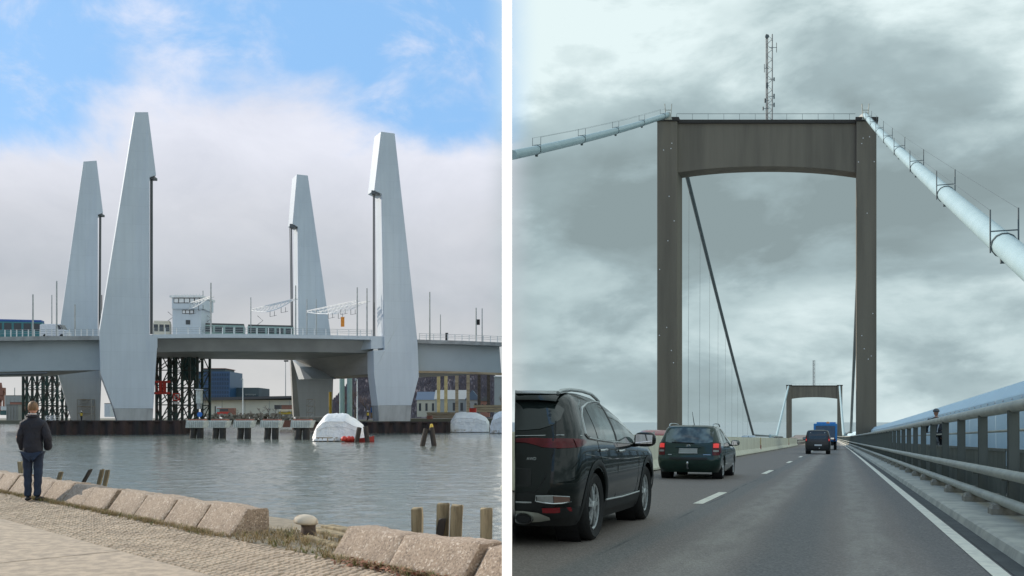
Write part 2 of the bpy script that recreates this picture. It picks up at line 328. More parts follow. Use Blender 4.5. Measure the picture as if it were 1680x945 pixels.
def asphalt():
    m = bpy.data.materials.new('asphalt'); m.use_nodes = True; n = NT(m.node_tree); b = m.node_tree.nodes['Principled BSDF']
    vec = n.new('ShaderNodeTexCoord').outputs['Object']; sx = n.new('ShaderNodeSeparateXYZ'); n.l.new(vec, sx.inputs[0])
    u = n.math('ADD', sx.outputs[0], n.math('MULTIPLY', n.math('SUBTRACT', n.noise(n.scalevec(vec, (0.3, 0.12, 1)), 1.0, 3), 0.5), 0.35))
    base = n.mix(n.noise(vec, 0.35, 5), (0.185, 0.150, 0.130), (0.235, 0.195, 0.168))
    # polished wheel tracks: lighter stone, and a darker bitumen strip between them and beside the edge line
    tr = n.math('ADD', n.math('SUBTRACT', 1.0, n.step(n.math('ABSOLUTE', n.math('SUBTRACT', u, -1.22)), 0.12, 0.42)), n.math('SUBTRACT', 1.0, n.step(n.math('ABSOLUTE', n.math('SUBTRACT', u, 0.30)), 0.1, 0.36)))
    tr = n.math('MULTIPLY', tr, n.step(n.noise(n.scalevec(vec, (2.2, 0.5, 1)), 1.6, 5, 0.65), 0.2, 0.7))
    base = n.mix(n.math('MULTIPLY', tr, 0.9, True), base, (0.37, 0.325, 0.275))
    dk = n.math('SUBTRACT', 1.0, n.step(n.math('ABSOLUTE', n.math('SUBTRACT', u, -0.48)), 0.12, 0.5))
    dk2 = n.step(u, 0.62, 0.95); seam = n.math('SUBTRACT', 1.0, n.step(n.math('ABSOLUTE', n.math('SUBTRACT', u, -2.02)), 0.10, 0.30))
    base = n.mix(n.math('MULTIPLY', dk, 0.75), base, (0.105, 0.108, 0.108)); base = n.mix(n.math('MULTIPLY', dk2, 0.75), base, (0.115, 0.11, 0.108)); base = n.mix(n.math('MULTIPLY', seam, 0.6), base, (0.125, 0.135, 0.132))
    crack = n.math('SUBTRACT', 1.0, n.step(n.math('ABSOLUTE', n.math('SUBTRACT', u, -2.13)), 0.008, 0.03))
    base = n.mix(n.math('MULTIPLY', crack, n.step(n.noise(vec, 0.6, 2), 0.45, 0.6)), base, (0.06, 0.065, 0.065))
    vo = n.new('ShaderNodeTexVoronoi'); n.put(vo.inputs['Vector'], vec); vo.inputs['Scale'].default_value = 55
    base = n.mix(0.26, base, n.ramp(vo.outputs['Color'], [(0.0, (0.05, 0.05, 0.05)), (0.45, (0.18, 0.165, 0.155)), (1.0, (0.50, 0.46, 0.42))]))
    n.put(b.inputs['Base Color'], base); b.inputs['Roughness'].default_value = 0.72
    bp = n.new('ShaderNodeBump'); bp.inputs['Strength'].default_value = 0.5; bp.inputs['Distance'].default_value = 0.012
    n.put(bp.inputs['Height'], vo.outputs['Distance']); n.put(b.inputs['Normal'], bp.outputs[0]); M['asphalt'] = m
asphalt()
def water_mat():
    m = bpy.data.materials.new('water'); m.use_nodes = True; n = NT(m.node_tree); b = m.node_tree.nodes['Principled BSDF']
    g = n.new('ShaderNodeNewGeometry').outputs['Position']
    n.put(b.inputs['Base Color'], n.mix(n.noise(n.scalevec(g, (0.02, 0.02, 1)), 1, 3), (0.14, 0.16, 0.14), (0.175, 0.195, 0.17)))
    b.inputs['Roughness'].default_value = 0.10; b.inputs['IOR'].default_value = 1.33
    gust = n.step(n.noise(n.scalevec(g, (0.03, 0.012, 1)), 1.0, 4), 0.25, 0.75, 0.35, 1.0)
    w = n.math('ADD', n.math('MULTIPLY', n.noise(n.scalevec(g, (0.55, 0.8, 1)), 1.0, 3, 0.6), 1.0), n.math('MULTIPLY', n.noise(n.scalevec(g, (2.2, 3.6, 1)), 1.0, 4, 0.65, 0.4), 0.40))
    bp = n.new('ShaderNodeBump'); n.put(bp.inputs['Strength'], gust); bp.inputs['Distance'].default_value = 0.10
    n.put(bp.inputs['Height'], w); n.put(b.inputs['Normal'], bp.outputs[0]); M['water'] = m
water_mat()
def granite_fleck():
    m = M['granite']; n = NT(m.node_tree); b = m.node_tree.nodes['Principled BSDF']
    src = b.inputs['Base Color'].links[0].from_socket
    vo = n.new('ShaderNodeTexVoronoi'); n.put(vo.inputs['Vector'], n.new('ShaderNodeTexCoord').outputs['Object']); vo.inputs['Scale'].default_value = 62
    n.put(b.inputs['Base Color'], n.mix(0.6, src, n.ramp(vo.outputs['Color'], [(0.0, (0.07, 0.05, 0.038)), (0.35, (0.29, 0.22, 0.16)), (0.75, (0.42, 0.33, 0.25)), (1.0, (0.85, 0.76, 0.64))])))
granite_fleck()
# ============================================================ SETTING
# river: one sheet on the quay side, up to the far shore and the horizon
w = MB(); rows = []; Y = 8.5; YE = 165.0
def wave(x, y):
    fade = min(1, max(0, (YE-y)/60)); g_ = .55+.9*max(0, noise.noise(Vector((x*.03, y*.013, 9)))+.35)
    h = .045*noise.noise(Vector((x*.5, y*.75, 0)))+.030*noise.noise(Vector((x*1.25, y*1.9, 3)))
    if y < 90: h += .015*noise.noise(Vector((x*3.1, y*4.4, 5)))*min(1, (90-y)/40)
    if y < 40: h += .007*noise.noise(Vector((x*7.5, y*9.5, 7)))*min(1, (40-y)/15)
    return WATER+h*fade*g_
while Y < YE:
    rows.append([Vector((r_*Y, Y, wave(r_*Y, Y))) for r_ in [-.60+i*(.60-.0063)/230 for i in range(231)]]); Y *= 1.0042
rows.append([Vector((p.x/p.y*YE, YE, WATER)) for p in rows[-1]]); w.grid(rows)
w.poly([(-.0063*YE, YE, WATER), (-54, 9000, WATER), (-9000, 9000, WATER), (-9000, YE, WATER), (-.60*YE, YE, WATER)])
w.poly([(-.60*8.5, 8.5, WATER-.1), (-.60*YE, YE, WATER), (-9000, YE, WATER), (-9000, 3, WATER-.1), (-4, 3, WATER-.1)])
tag(w.build('river_water', 'water', smooth=180), kind='structure')
w = MB(); w.poly([(0.5, -300, -46), (9000, -300, -46), (9000, 9000, -46), (-52, 9000, -46), (0.5, 60, -46)])
tag(w.build('sea_water', 'sea_grey'), kind='structure')

# quay: line of edge stones runs from far left to near right
QD = Vector((0.694, -0.72, 0)); QN = Vector((0.72, 0.694, 0)); QB = Vector((-3.2, 10.9, 0))     # along, away from camera, a base point
def qp(s, k, z=0.0): return QB+QD*s+QN*k+Vector((0, 0, z))
def qs(px, k=0.0):
    r = (px-840)/F; b = QB+QN*k; return (r*b.y-b.x)/(QD.x-r*QD.y)
def clipx(s, k, z, lim=-0.078):                                     # stop at the white wall
    p = qp(s, k, z)
    return p if p.x <= lim else p+QD*((lim-p.x)/QD.x)
S0, S1 = -34, 4.5
g = MB()
a, b, c, d = qp(S0, 1.5), clipx(6, 1.5, 0), clipx(6, -0.06, 0), qp(S0, -0.06)
g.prism([a, b, c, d], (0, 0, -3))
quay_edge = tag(g.build('quay_edge', 'joint'), kind='structure')
g = MB(); g.prism([qp(S0, -0.06, -.014), clipx(6, -0.06, -.014), clipx(8, -1.40, -.014), qp(S0, -1.40, -.014)], (0, 0, -2))
setts_bed = tag(g.build('cobbled_strip', 'joint'), kind='structure')
# setts: nearest 300 as pieces, the rest as one mass
rr = random.Random(3); sl_ = []
SW, SD = 0.104, 0.090
nrow = 15
for row in range(nrow):
    k = -0.09-row*SD
    s = -22+(row % 2)*0.06
    while s < 6:
        p = qp(s, k)
        if p.x < -0.16: sl_.append((p.y, s, k))
        s += SW
sl_.sort()
def sett_rows(w_, d_, h, q):
    i = 0.016
    return [(-w_/2, -d_/2, -.06), (w_/2, -d_/2, -.06), (w_/2, d_/2, -.06), (-w_/2, d_/2, -.06), (-w_/2+i*.3, -d_/2+i*.3, h-.009), (w_/2-i*.3, -d_/2+i*.3, h-.009), (w_/2-i*.3, d_/2-i*.3, h-.009), (-w_/2+i*.3, d_/2-i*.3, h-.009),
            (-w_/2+i*q, -d_/2+i, h), (w_/2-i, -d_/2+i*q, h), (w_/2-i, d_/2-i, h+.003), (-w_/2+i, d_/2-i, h)]
SF = [(0,1,5,4),(1,2,6,5),(2,3,7,6),(3,0,4,7),(4,5,9,8),(5,6,10,9),(6,7,11,10),(7,4,8,11),(8,9,10,11)]
variants = []
for i in range(8):
    mb = MB(); mb.v = [Vector(p) for p in sett_rows(SW-0.010-rr.random()*.012, SD-0.008-rr.random()*.012, 0.0, 0.7+rr.random()*.8)]; mb.f = list(SF)
    variants.append(mb.mesh('sett', 'sett' if i % 3 else 'sett_b', smooth=50))
mass = MB(); ang = math.atan2(QD.y, QD.x)
for i, (_, s, k) in enumerate(sl_):
    p = qp(s+rr.uniform(-.006, .006), k+rr.uniform(-.005, .005), rr.uniform(-.008, .003)); a = ang+rr.uniform(-.05, .05)
    if i < 300:
        o = obj('sett', variants[i % 8], setts_bed, p); o.rotation_euler = (rr.uniform(-.04, .04), rr.uniform(-.04, .04), a)
    else:
        m4 = Matrix.Translation(p) @ Matrix.Rotation(a, 4, 'Z') @ Matrix.Rotation(rr.uniform(-.05, .05), 4, 'X'); n = len(mass.v)
        mass.v += [m4 @ Vector(q) for q in sett_rows(SW-.012-rr.random()*.01, SD-.01-rr.random()*.01, 0, 1)]; mass.f += [tuple(n+q for q in f) for f in SF]
o = mass.build('sett_mass', 'sett', setts_bed, smooth=50); o['kind'] = 'stuff'
# concrete slabs in front of the setts, with a joint between them
def slabpoly(k0, k1, s0, s1): return [qp(s0, k0, .004), clipx(s1, k0, .004), clipx(s1, k1, .004), qp(s0, k1, .004)]
slabs = tag(MB().prism([qp(S0, -1.40, -.02), clipx(8, -1.40, -.02), clipx(40, -24, -.02), qp(S0, -24, -.02)], (0, 0, -2)).build('concrete_apron', 'joint'), kind='structure')
for k0, k1 in ((-1.43, -3.62), (-3.65, -6.6), (-6.63, -10)):
    for s0, s1 in ((-30, -12.03), (-12, -6.03), (-6, -0.03), (0, 6), (6.03, 14)):
        if qp(s0, k0).x > -.3: continue
        pts = slabpoly(k0, k1, s0, s1)
        MB().prism(pts, (0, 0, -.1)).build('slab', 'slab', slabs, bev=.012)

# granite edge stones
def edge_stone(s0, s1, seed, lab, cutwall=False):
    r = random.Random(seed); base = qp((s0+s1)/2, 0.2); mb = MB()
    prof = [(0.0, -.05), (0.02, .025), (0.115, .15), (0.205, .275), (0.235, .30), (0.28, .31), (0.50, .295), (0.54, .26), (0.55, -.05)]
    n = 24; rows = []; tilt = r.uniform(-.02, .02); dk = r.uniform(-.03, .03); dh = r.uniform(-.02, .02)
    for i in range(n+1):
        tt = i/n; s = s0+(s1-s0)*tt; e = min(1, min(tt, 1-tt)*22); row = []
        for j, (k, z) in enumerate(prof):
            q = noise.noise(Vector((s*2.3, k*5, z*5+seed)))*.03*e+noise.noise(Vector((s*9, k*16, z*16+seed)))*.010*e
            sh = (1-e)*.018
            row.append(clipx(s, k+dk+q+(sh if j < 4 else -sh if j > 6 else 0), (z+dh+tilt*(tt-.5)-(sh if z > .3 else 0)+q) if z > 0 else z))
        rows.append(row)
    mb.grid(rows)
    mb.poly(rows[0]); mb.poly(rows[-1][::-1])
    o = mb.build('granite_edge_stone', 'granite', org=Vector((base.x, base.y, 0)), smooth=28)
    tag(o, lab, 'edge stone', 'granite edge stones along the quay')
stones = [(-0.35-1.03*i-0.965-.01*(i*7 % 3), -0.35-1.03*i) for i in range(13)]
for i, (s0, s1) in enumerate(stones):
    lab = ('sloping granite edge stone at the open right end of the long row, rough broken end' if i == 0 else
           '%s sloping granite edge stone of the long row, counting left from its open end' % ordw(i))
    edge_stone(s0, s1, 11+i, lab)
edge_stone(1.86, 2.83, 51, 'pinkish granite edge stone right of the mooring bollard, left of the pair')
edge_stone(2.88, 3.98, 52, 'pinkish granite edge stone in front of the four timber posts')
edge_stone(4.04, 5.2, 53, 'granite edge stone at the right end, cut off by the white wall')

# ------------------------------------------------------------ added divider wall: hides the seam between quay and road, shades the road
w = MB(); y0, y1 = 6.6, 175.0
plan = [(0.0, y0), (-.0110*(y0+.30), y0+.30), (-.0100*y1, y1), (-0.02, y1)]  # near end slanted to catch the sun, so the edge looks white
tp_ = lambda y: 6.5+.165*y  # top rises with distance to keep sun off the road, not the cable
w.grid([[(x, y, -4) for x, y in plan], [(x, y, tp_(y)) for x, y in plan]], True); w.poly([(x, y, tp_(y)) for x, y in plan]); w.poly([(x, y, -4) for x, y in plan][::-1])
tag(w.build('added_divider_wall', 'divider_white', org=(0, y0, 0)), 'added tall thin white divider wall, seen edge-on, that shades the road', 'wall')

# ------------------------------------------------------------ road on the suspension bridge (road frame)
VS = [2, 4, 6, 8, 10, 12, 14, 16, 18, 20, 24, 28, 34, 40, 48, 56, 66, 80, 100, 120, 150, 180, 220, 260, 320, 400, 500, 620, 760, 900]
def lefte(v): return max(-21.0, -0.3587*v+0.004)
def strip(u0, u1, w0, name, m, parent=None, vs=VS, thick=0.0):
    f0 = u0 if callable(u0) else (lambda v: u0); mb = MB()
    n = 14 if callable(u0) else 1
    rows = [[RC(f0(v)+(u1-f0(v))*j/n, v, w0) for j in range(n+1)] for v in vs]; mb.grid(rows)
    if thick:
        e = [[RC(f0(v), v, w0), RC(f0(v), v, w0-thick)] for v in vs]; mb.grid(e); e = [[RC(u1, v, w0), RC(u1, v, w0-thick)] for v in vs]; mb.grid(e)
        v = vs[0]; mb.poly([RC(f0(v), v, w0), RC(u1, v, w0), RC(u1, v, w0-thick), RC(f0(v), v, w0-thick)])
    o = mb.build(name, m, parent, frame=MR)
    for p in o.data.polygons:
        pass
    return o
road = tag(strip(lefte, 1.52, 0, 'road', 'asphalt'), kind='structure')
tag(strip(lambda v: max(-22, -0.3587*v+.03), 6.0, -0.25, 'bridge_deck', 'conc_dark', thick=2.2), kind='structure')
tag(strip(1.34, 1.52, .006, 'gutter', 'gutter'), kind='structure')
kb = MB(); kb.grid([[RC(1.50, v, -.02), RC(1.54, v, .095), RC(1.58, v, .115), RC(2.95, v, .12)] for v in VS]); tag(kb.build('kerb', 'kerb_conc', frame=MR), kind='structure')
tag(strip(2.95, 5.2, .38, 'footpath', 'gutter', thick=.3), kind='structure')
ln = MB(); ln.grid([[RC(1.17, v, .006), RC(1.315, v, .006)] for v in VS]); tag(ln.build('edge_line', 'line_white', frame=MR), kind='structure')
for v0 in (15.6-12*1, 15.6, 30.0, 44.4, 58.8, 73.2, 87.6, 102, 116.4, 130.8, 160, 174):
    if v0 < 6: continue
    d = MB(); d.grid([[RC(-2.34, v0+dv, .006), RC(-2.17, v0+dv, .006)] for dv in (0, 1.8, 3.6)]); tag(d.build('lane_dash', 'line_white', frame=MR), kind='structure')

# railing along the right
rl = thing('bridge_railing', 'grey steel bridge railing with thick round rails along the right road edge', 'railing', (2.2, 12, .12), frame=MR)
vs = [9+4*i for i in range(40)]+[170+12*i for i in range(40)]
for u, wz, r in ((2.2, 1.565, .078), (2.07, .66, .068), (2.05, .30, .066)):
    MB().tube([RC(u, v, wz) for v in vs], r, 10).build('rail', 'rail_steel', rl, smooth=60)
MB().tube([RC(2.42, v, 1.26) for v in vs], .022, 6).build('thin_rail', 'rail_steel', rl, smooth=60)
pm = MB()
for dx0, dx1, dy0, dy1 in ((-.065, .065, -.060, -.048), (-.065, .065, .048, .060), (-.010, .010, -.048, .048)): pm.box((dx0, dy0, 0), (dx1, dy1, 1.40))
pm.box((-.15, -.03, .45), (-.06, .03, .60)); pm.box((-.17, -.03, .10), (-.06, .03, .24)); post_me = pm.mesh('post', 'post_steel')
bm_ = MB(); bm_.grid([[(-.29+i*.02, -.17+i*.02, z), (.27-i*.02, -.17+i*.02, z), (.27-i*.02, .17-i*.02, z), (-.29+i*.02, .17-i*.02, z)] for i, z in ((0, -.02), (0, .075), (.4, .08), (1.6, .13))], True); bm_.poly([(-.258, -.138, .13), (.238, -.138, .13), (.238, .138, .13), (-.258, .138, .13)])
base_me = bm_.mesh('base_plate', 'plate_conc')
nb = MB()
for x in (-.17, -.11): nb.lathe([(0.001, .15), (.022, .15), (.022, .11)], 6, org=(x, -.10, 0)); 
nut_me = nb.mesh('anchor_bolt', 'post_steel')
v = 13.83-2.78
i = 0
while v < 290:
    p = RC(2.2, v, .12)-ORG[rl.name]
    o = obj('post', post_me, rl, p); bo = obj('base_plate', base_me, o); 
    if v < 45: obj('anchor_bolt', nut_me, o)
    v += 2.78; i += 1
far = MB()
while v < 640: far.box(RC(2.13, v, .12), RC(2.27, v+.12, 1.5)); v += 2.78
far.build('post_row', 'post_steel', rl)['kind'] = 'stuff'
# low ribbed panels behind the railing posts
pn = thing('parapet_panels', 'dark grey ribbed metal panels standing behind the railing posts', 'panel fence', (2.62, 12, .12), frame=MR)
v = 11.5
while v < 180:
    mb = MB(); L = 2.70; k = 12; rows = []
    for j in range(k+1):
        u = 2.62+(.02 if j % 2 else -.02); rows.append([RC(u, v+L*j/k, .13), RC(u, v+L*j/k, .93)])
    mb.grid(rows); mb.bar(RC(2.62, v, .95), RC(2.62, v+L, .95), .06, .05); mb.build('panel', 'post_steel', pn); v += 2.78
# pale blue wind screen beyond the footpath
sc = thing('wind_screen', 'pale blue sheet metal wind screen beyond the footpath, sloping outwards at the top', 'screen', (5, 14, 0), frame=MR)
v = 14.0
while v < 320:
    L = 5.96 if v < 150 else 11.96
    mb = MB(); rows = []
    for u, wz in ((4.62, .10), (4.60, 2.36), (4.64, 2.42), (5.06, 2.86)): rows.append([RC(u, v, wz), RC(u, v+L, wz)])
    mb.grid(rows); mb.build('screen_panel', 'screen_blue', sc); v += L+.04
mb = MB(); v = 20
while v < 120: mb.lathe([(.001, -.03), (.035, -.03), (.035, .02)], 6, 'X', RC(4.60, v, 2.30)); v += 1.5
mb.build('rivet_row', 'white_paint', sc)['kind'] = 'stuff'

# concrete barrier between the carriageways
bp = [(-.30, .03), (-.30, .10), (-.14, .36), (-.09, 1.14), (-.07, 1.20), (.07, 1.20), (.09, 1.14), (.14, .36), (.30, .10), (.30, .03)]
v = 17.3; i = 0
while v < 150:
    L = 5.94; mb = MB(); c = RC(-6.15, v, 0)
    rows = [[RC(-6.15+u, v+L*t_, wz) for u, wz in bp] for t_ in (0, .5, 1)]; mb.grid(rows, True); mb.poly(rows[0][::-1]); mb.poly(rows[-1])
    r = thing('concrete_barrier', 'pale concrete barrier block along the left lane, %s from the white wall' % ordw(i), 'barrier', c, 'concrete barrier blocks along the lane', MR)
    mb.build('block', 'jersey', r, bev=.015)
    MB().box((-6.225+bend(v).x, v+.02, 1.201+bend(v).z), (-6.075+bend(v).x, v+L-.02, 1.212+bend(v).z)).build('painted_top', 'jersey_top', r)
    ft = MB()
    for q in range(5): ft.box(RC(-6.40, v+.4+q*1.2, 0), RC(-5.90, v+.8+q*1.2, .03))
    ft.build('foot', 'dark', r)
    if i in (10, 18):
        MB().box(RC(-5.99, v-.06, .62), RC(-5.95, v+.10, 1.22)).build('warning_plate', 'hazard_yel', r); MB().box(RC(-5.99, v-.06, .10), RC(-5.93, v+.10, .60)).build('reflector_plate', 'hazard_red', r)
    v += 6.0; i += 1
gr_ = thing('median_guardrail', 'low steel guardrail continuing beyond the concrete barrier blocks', 'guardrail', RC(-6.15, v, 0), frame=MR)
for wz in (.55, .95): MB().tube([RC(-6.15, q, wz) for q in range(int(v), 620, 15)], .09, 6).build('rail', 'rail_steel', gr_, smooth=60)
q = v
while q < 420: MB().box(RC(-6.22, q, 0), RC(-6.08, q+.14, 1.0)).build('post', 'post_steel', gr_); q += 6

# ------------------------------------------------------------ portal towers of the suspension bridge
def tower(name, lab, uL, uR, v, dep, wt, wb, cap, specks):
    c = Vector(((uL[0]+uR[1])/2, v, 0)); r = thing(name, lab, 'bridge tower', c, 'portal towers of the suspension bridge')
    sc_ = (uL[1]-uL[0])/3.7
    legs = []
    for (a, b) in (uL, uR):
        mb = MB(); legs.append(mb); tp = .12*sc_
        sk = .3587*dep
        rows = [[(a-.1*tp, v, wz), (b+.1*tp, v, wz), (b+.1*tp+sk, v+dep, wz), (a-.1*tp+sk, v+dep, wz)] for wz in (-50, 0)]
        rows += [[(a, v, wt-.9*sc_*k), (b, v, wt-.9*sc_*k), (b+sk, v+dep, wt-.9*sc_*k), (a+sk, v+dep, wt-.9*sc_*k)] for k in (4, 1, 0)]
        mb.grid(rows, True); mb.poly(rows[-1]); o = mb.build('leg', 'conc_tower', r, bev=.12*sc_)
        mb = MB(); e = .25*sc_; mb.prism([(a-e, v-e, wt), (b+e, v-e, wt), (b+e+sk, v+dep+e, wt), (a-e+sk, v+dep+e, wt)], (0, 0, .7*sc_)); mb.build('leg_cap', 'conc_dark', r, bev=.05*sc_)
    n = 24; mb = MB(); u0, u1 = uL[1], uR[0]; pts = [(u0+.01, wt-.25*sc_), (u1-.01, wt-.25*sc_)]
    bot = []
    for i in range(n+1):
        t_ = i/n; bot.append((u1-.01+(u0-u1+.02)*t_, wb-1.15*sc_*(abs(2*t_-1)**2.2)))
    mb.prism([(u+.25*sc_, v+.7*sc_, wz) for u, wz in pts+bot], (.3587*(dep-1.4*sc_), dep-1.4*sc_, 0)); mb.build('cross_beam', 'conc_tower', r)
    mb = MB(); mb.box((u0+.02, v+.25*sc_, wt-.24*sc_), (u1-.02, v+dep-.25*sc_, wt+.35*sc_)); mb.build('beam_cornice', 'conc_dark', r)
    # light rail on top
    mb = MB(); q = u0
    while q < u1: mb.bar((q, v+.4, wt+.3*sc_), (q, v+.4, wt+1.5*sc_), .05*sc_); q += 2.9*sc_
    mb.bar((u0, v+.4, wt+1.5*sc_), (u1, v+.4, wt+1.5*sc_), .06*sc_); mb.build('top_rail', 'fitting', r)['kind'] = 'stuff'
    if specks:
        rs = random.Random(5); sp = MB().lathe([(.001, -.04), (.07, -.03), (.09, .02)], 6, 'Y').mesh('anchor_plate', 'sign_white')
        for (a, b) in (uL, uR):
            for k in range(11): obj('anchor_plate', sp, r, Vector((rs.uniform(a+.3, b-.3), v-.02, rs.uniform(5, wt-1)))-c)
    return r
TY, FY = 131.0, 826.0
def TX(px, Y=TY): return (px-840)/F*Y
T1 = tower('portal_tower', 'tall dark concrete portal tower standing over the road ahead', (TX(1078), TX(1111)), (TX(1405), TX(1438)), TY, 4.2, P(0, 198.5, TY).z, P(0, 271, TY).z, True, True)
fL, fR = TX(1290, FY), TX(1382, FY)
fl2, fr2 = TX(1298.5, FY), TX(1373.5, FY)
T2 = tower('portal_tower', 'small far concrete portal tower beyond the black van', (fL, fl2), (fr2, fR), FY, 7.0, P(0, 633, FY).z, P(0, 651.5, FY).z, True, False)
# antenna masts
def mast(name, lab, pxs, py0, py1, v, r, nz):
    a0 = P(pxs[0], py1, v); b0 = P(pxs[1], py1, v); a1 = P(pxs[0], py0, v); b1 = P(pxs[1], py0, v)
    th = thing(name, lab, 'antenna mast', (a0+b0)/2); off = Vector((0, (b0-a0).length, 0))
    for p, q in ((a0, a1), (b0, b1), ((a0+b0)/2+off, (a1+b1)/2+off)): MB().tube([p, q], r, 6).build('pole', 'mast_grey', th)
    mb = MB(); 
    for i in range(nz):
        t0, t1 = i/nz, (i+1)/nz; p = a0.lerp(a1, t0) if i % 2 else b0.lerp(b1, t0); q = b0.lerp(b1, t1) if i % 2 else a0.lerp(a1, t1)
        mb.bar(p, q, r*.45); c = ((a0+b0)/2+off).lerp((a1+b1)/2+off, (t0+t1)/2); mb.bar(p, c, r*.4); mb.bar(c, q, r*.4)
    mb.build('lattice_bracing', 'mast_grey', th)['kind'] = 'stuff'; return th
am = mast('antenna_mast', 'lattice antenna mast on top of the near portal tower', (1257, 1267), 56, 197, 133, .085, 17)
for px, py, ln_ in ((1254, 112, 1.2), (1274, 78, 1.4), (1270, 130, .5), (1252, 178, .5), (1270, 158, .7), (1270, 172, .6), (1255, 165, .6), (1259, 140, .8)):
    p = P(px, py, 133); q = P(1262, py, 133); mb = MB(); mb.bar(p, q, .06); mb.tube([p+Vector((0, 0, -ln_/2)), p+Vector((0, 0, ln_/2))], .10 if ln_ < 1 else .05, 6); mb.build('antenna', 'fitting', am)
mb = MB(); mb.lathe([(.001, 0), (.28, .05), (.30, .25)], 10, 'Y', P(1259, 59, 132.6)); mb.build('dish', 'fitting', am)
mast('antenna_mast', 'thin distant mast on top of the far portal tower', (1333.8, 1336.8), 591, 633, 828, .25, 12)

# ------------------------------------------------------------ main cables
def cable(lab, path, r, m, frames=None, name='main_cable', hang=None):
    pts = [Vector(p) for p in path]
    th = thing(name, lab, 'bridge cable', pts[-1], frame=MR)
    MB().tube(pts, r, 14).build('cable_tube', m, th, smooth=60)
    def at(v):
        for a, b in zip(pts, pts[1:]):
            if min(a.y, b.y) <= v <= max(a.y, b.y): return a.lerp(b, (v-a.y)/(b.y-a.y)), (b-a).normalized()
    if frames:
        tops = [[], []]; v0, v1, st = frames; v = v0
        while v < v1:
            p, d = at(v); mb = MB()
            for sgn in (-1, 1):
                q = p+Vector((sgn*.36, 0, 0)); mb.tube([q+Vector((0, 0, -.20)), q+Vector((0, 0, 1.05))], .022, 6); tops[(sgn+1)//2].append(q+Vector((0, 0, 1.03)))
            mb.bar(p+Vector((-.36, 0, .42)), p+Vector((.36, 0, .42)), .032); mb.tube([p-d*.06, p+d*.06], r+.03, 14); mb.box(p+Vector((-.10, -.1, -r-.18)), p+Vector((.10, .1, -r)))
            mb.build('handrail_frame', 'fitting', th); v += st
        for tl in tops:
            MB().tube(tl, .009, 4).build('hand_wire', 'fitting', th)
    if hang:
        for v in hang:
            p, d = at(v); MB().tube([p, Vector((p.x, p.y, -1))], .022, 4).build('hanger', 'cable_dark', th)
    return th
topR = MRI @ P(1419, 188, TY+.5); topL = MRI @ P(1096, 188, TY+.5)
def sag(a, b, s, n=16): return [a.lerp(b, i/n)-Vector((0, 0, s*4*(i/n)*(1-i/n))) for i in range(n+1)]
aR = RL(1680, 418, 0, 4.45); dR = (aR-topR).normalized(); endR = topR+(aR-topR)*1.12
cable('thick pale blue main cable running down to the right edge, with handrail frames', sag(topR, endR, .5), .33, 'cable_blue', (29.2, 134, 13.9))
aL = RL(842, 254, 0, -23.9); endL = topL+(aL-topL)*1.002
cable('pale blue main cable running from the tower to the left', sag(topL, endL, .3), .37, 'cable_blue', (72, 134, 13.6))
m1 = RL(1236, 714, 1, 272); m2 = RL(1274, 716, 1, 560); m3 = MRI @ P(1293.5, 634, FY-2)
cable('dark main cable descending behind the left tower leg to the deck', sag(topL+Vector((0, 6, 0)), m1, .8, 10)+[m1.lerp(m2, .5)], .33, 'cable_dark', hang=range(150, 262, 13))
cable('white far cable rising to the left leg of the far tower', [m1.lerp(m2, .55), m2, m3], .75, 'cable_blue')
n1 = RL(1396, 708, 1, 272); n2 = RL(1384, 714, 1, 560); n3 = MRI @ P(1377.5, 634, FY-2)
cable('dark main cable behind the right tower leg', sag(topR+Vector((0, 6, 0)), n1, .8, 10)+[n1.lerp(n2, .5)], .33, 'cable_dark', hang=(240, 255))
cable('white far cable rising to the right leg of the far tower', [n1.lerp(n2, .55), n2, n3], .75, 'cable_blue')
for px, lab in ((1419, 'cable saddle frame on the right corner of the near tower'), (1096, 'cable saddle frame on the left corner of the near tower')):
    p = P(px, 194, TY); th = thing('cable_saddle', lab, 'saddle', p); z = p.z
    MB().prism([(p.x-.55, TY-.3, z-.3), (p.x+.55, TY-.3, z-.3), (p.x+.25, TY-.3, z+.8), (p.x-.25, TY-.3, z+.8)], (0, 2.2, 0)).build('saddle', 'rail_steel', th, bev=.05)
    mb = MB()
    for sx in (-.5, .5): mb.bar((p.x+sx*.7, TY-.2, z), (p.x+sx, TY-.2, z+2.0), .11)
    mb.bar((p.x-.5, TY-.2, z+1.1), (p.x+.5, TY-.2, z+1.1), .09); mb.build('saddle_frame', 'rail_steel', th)
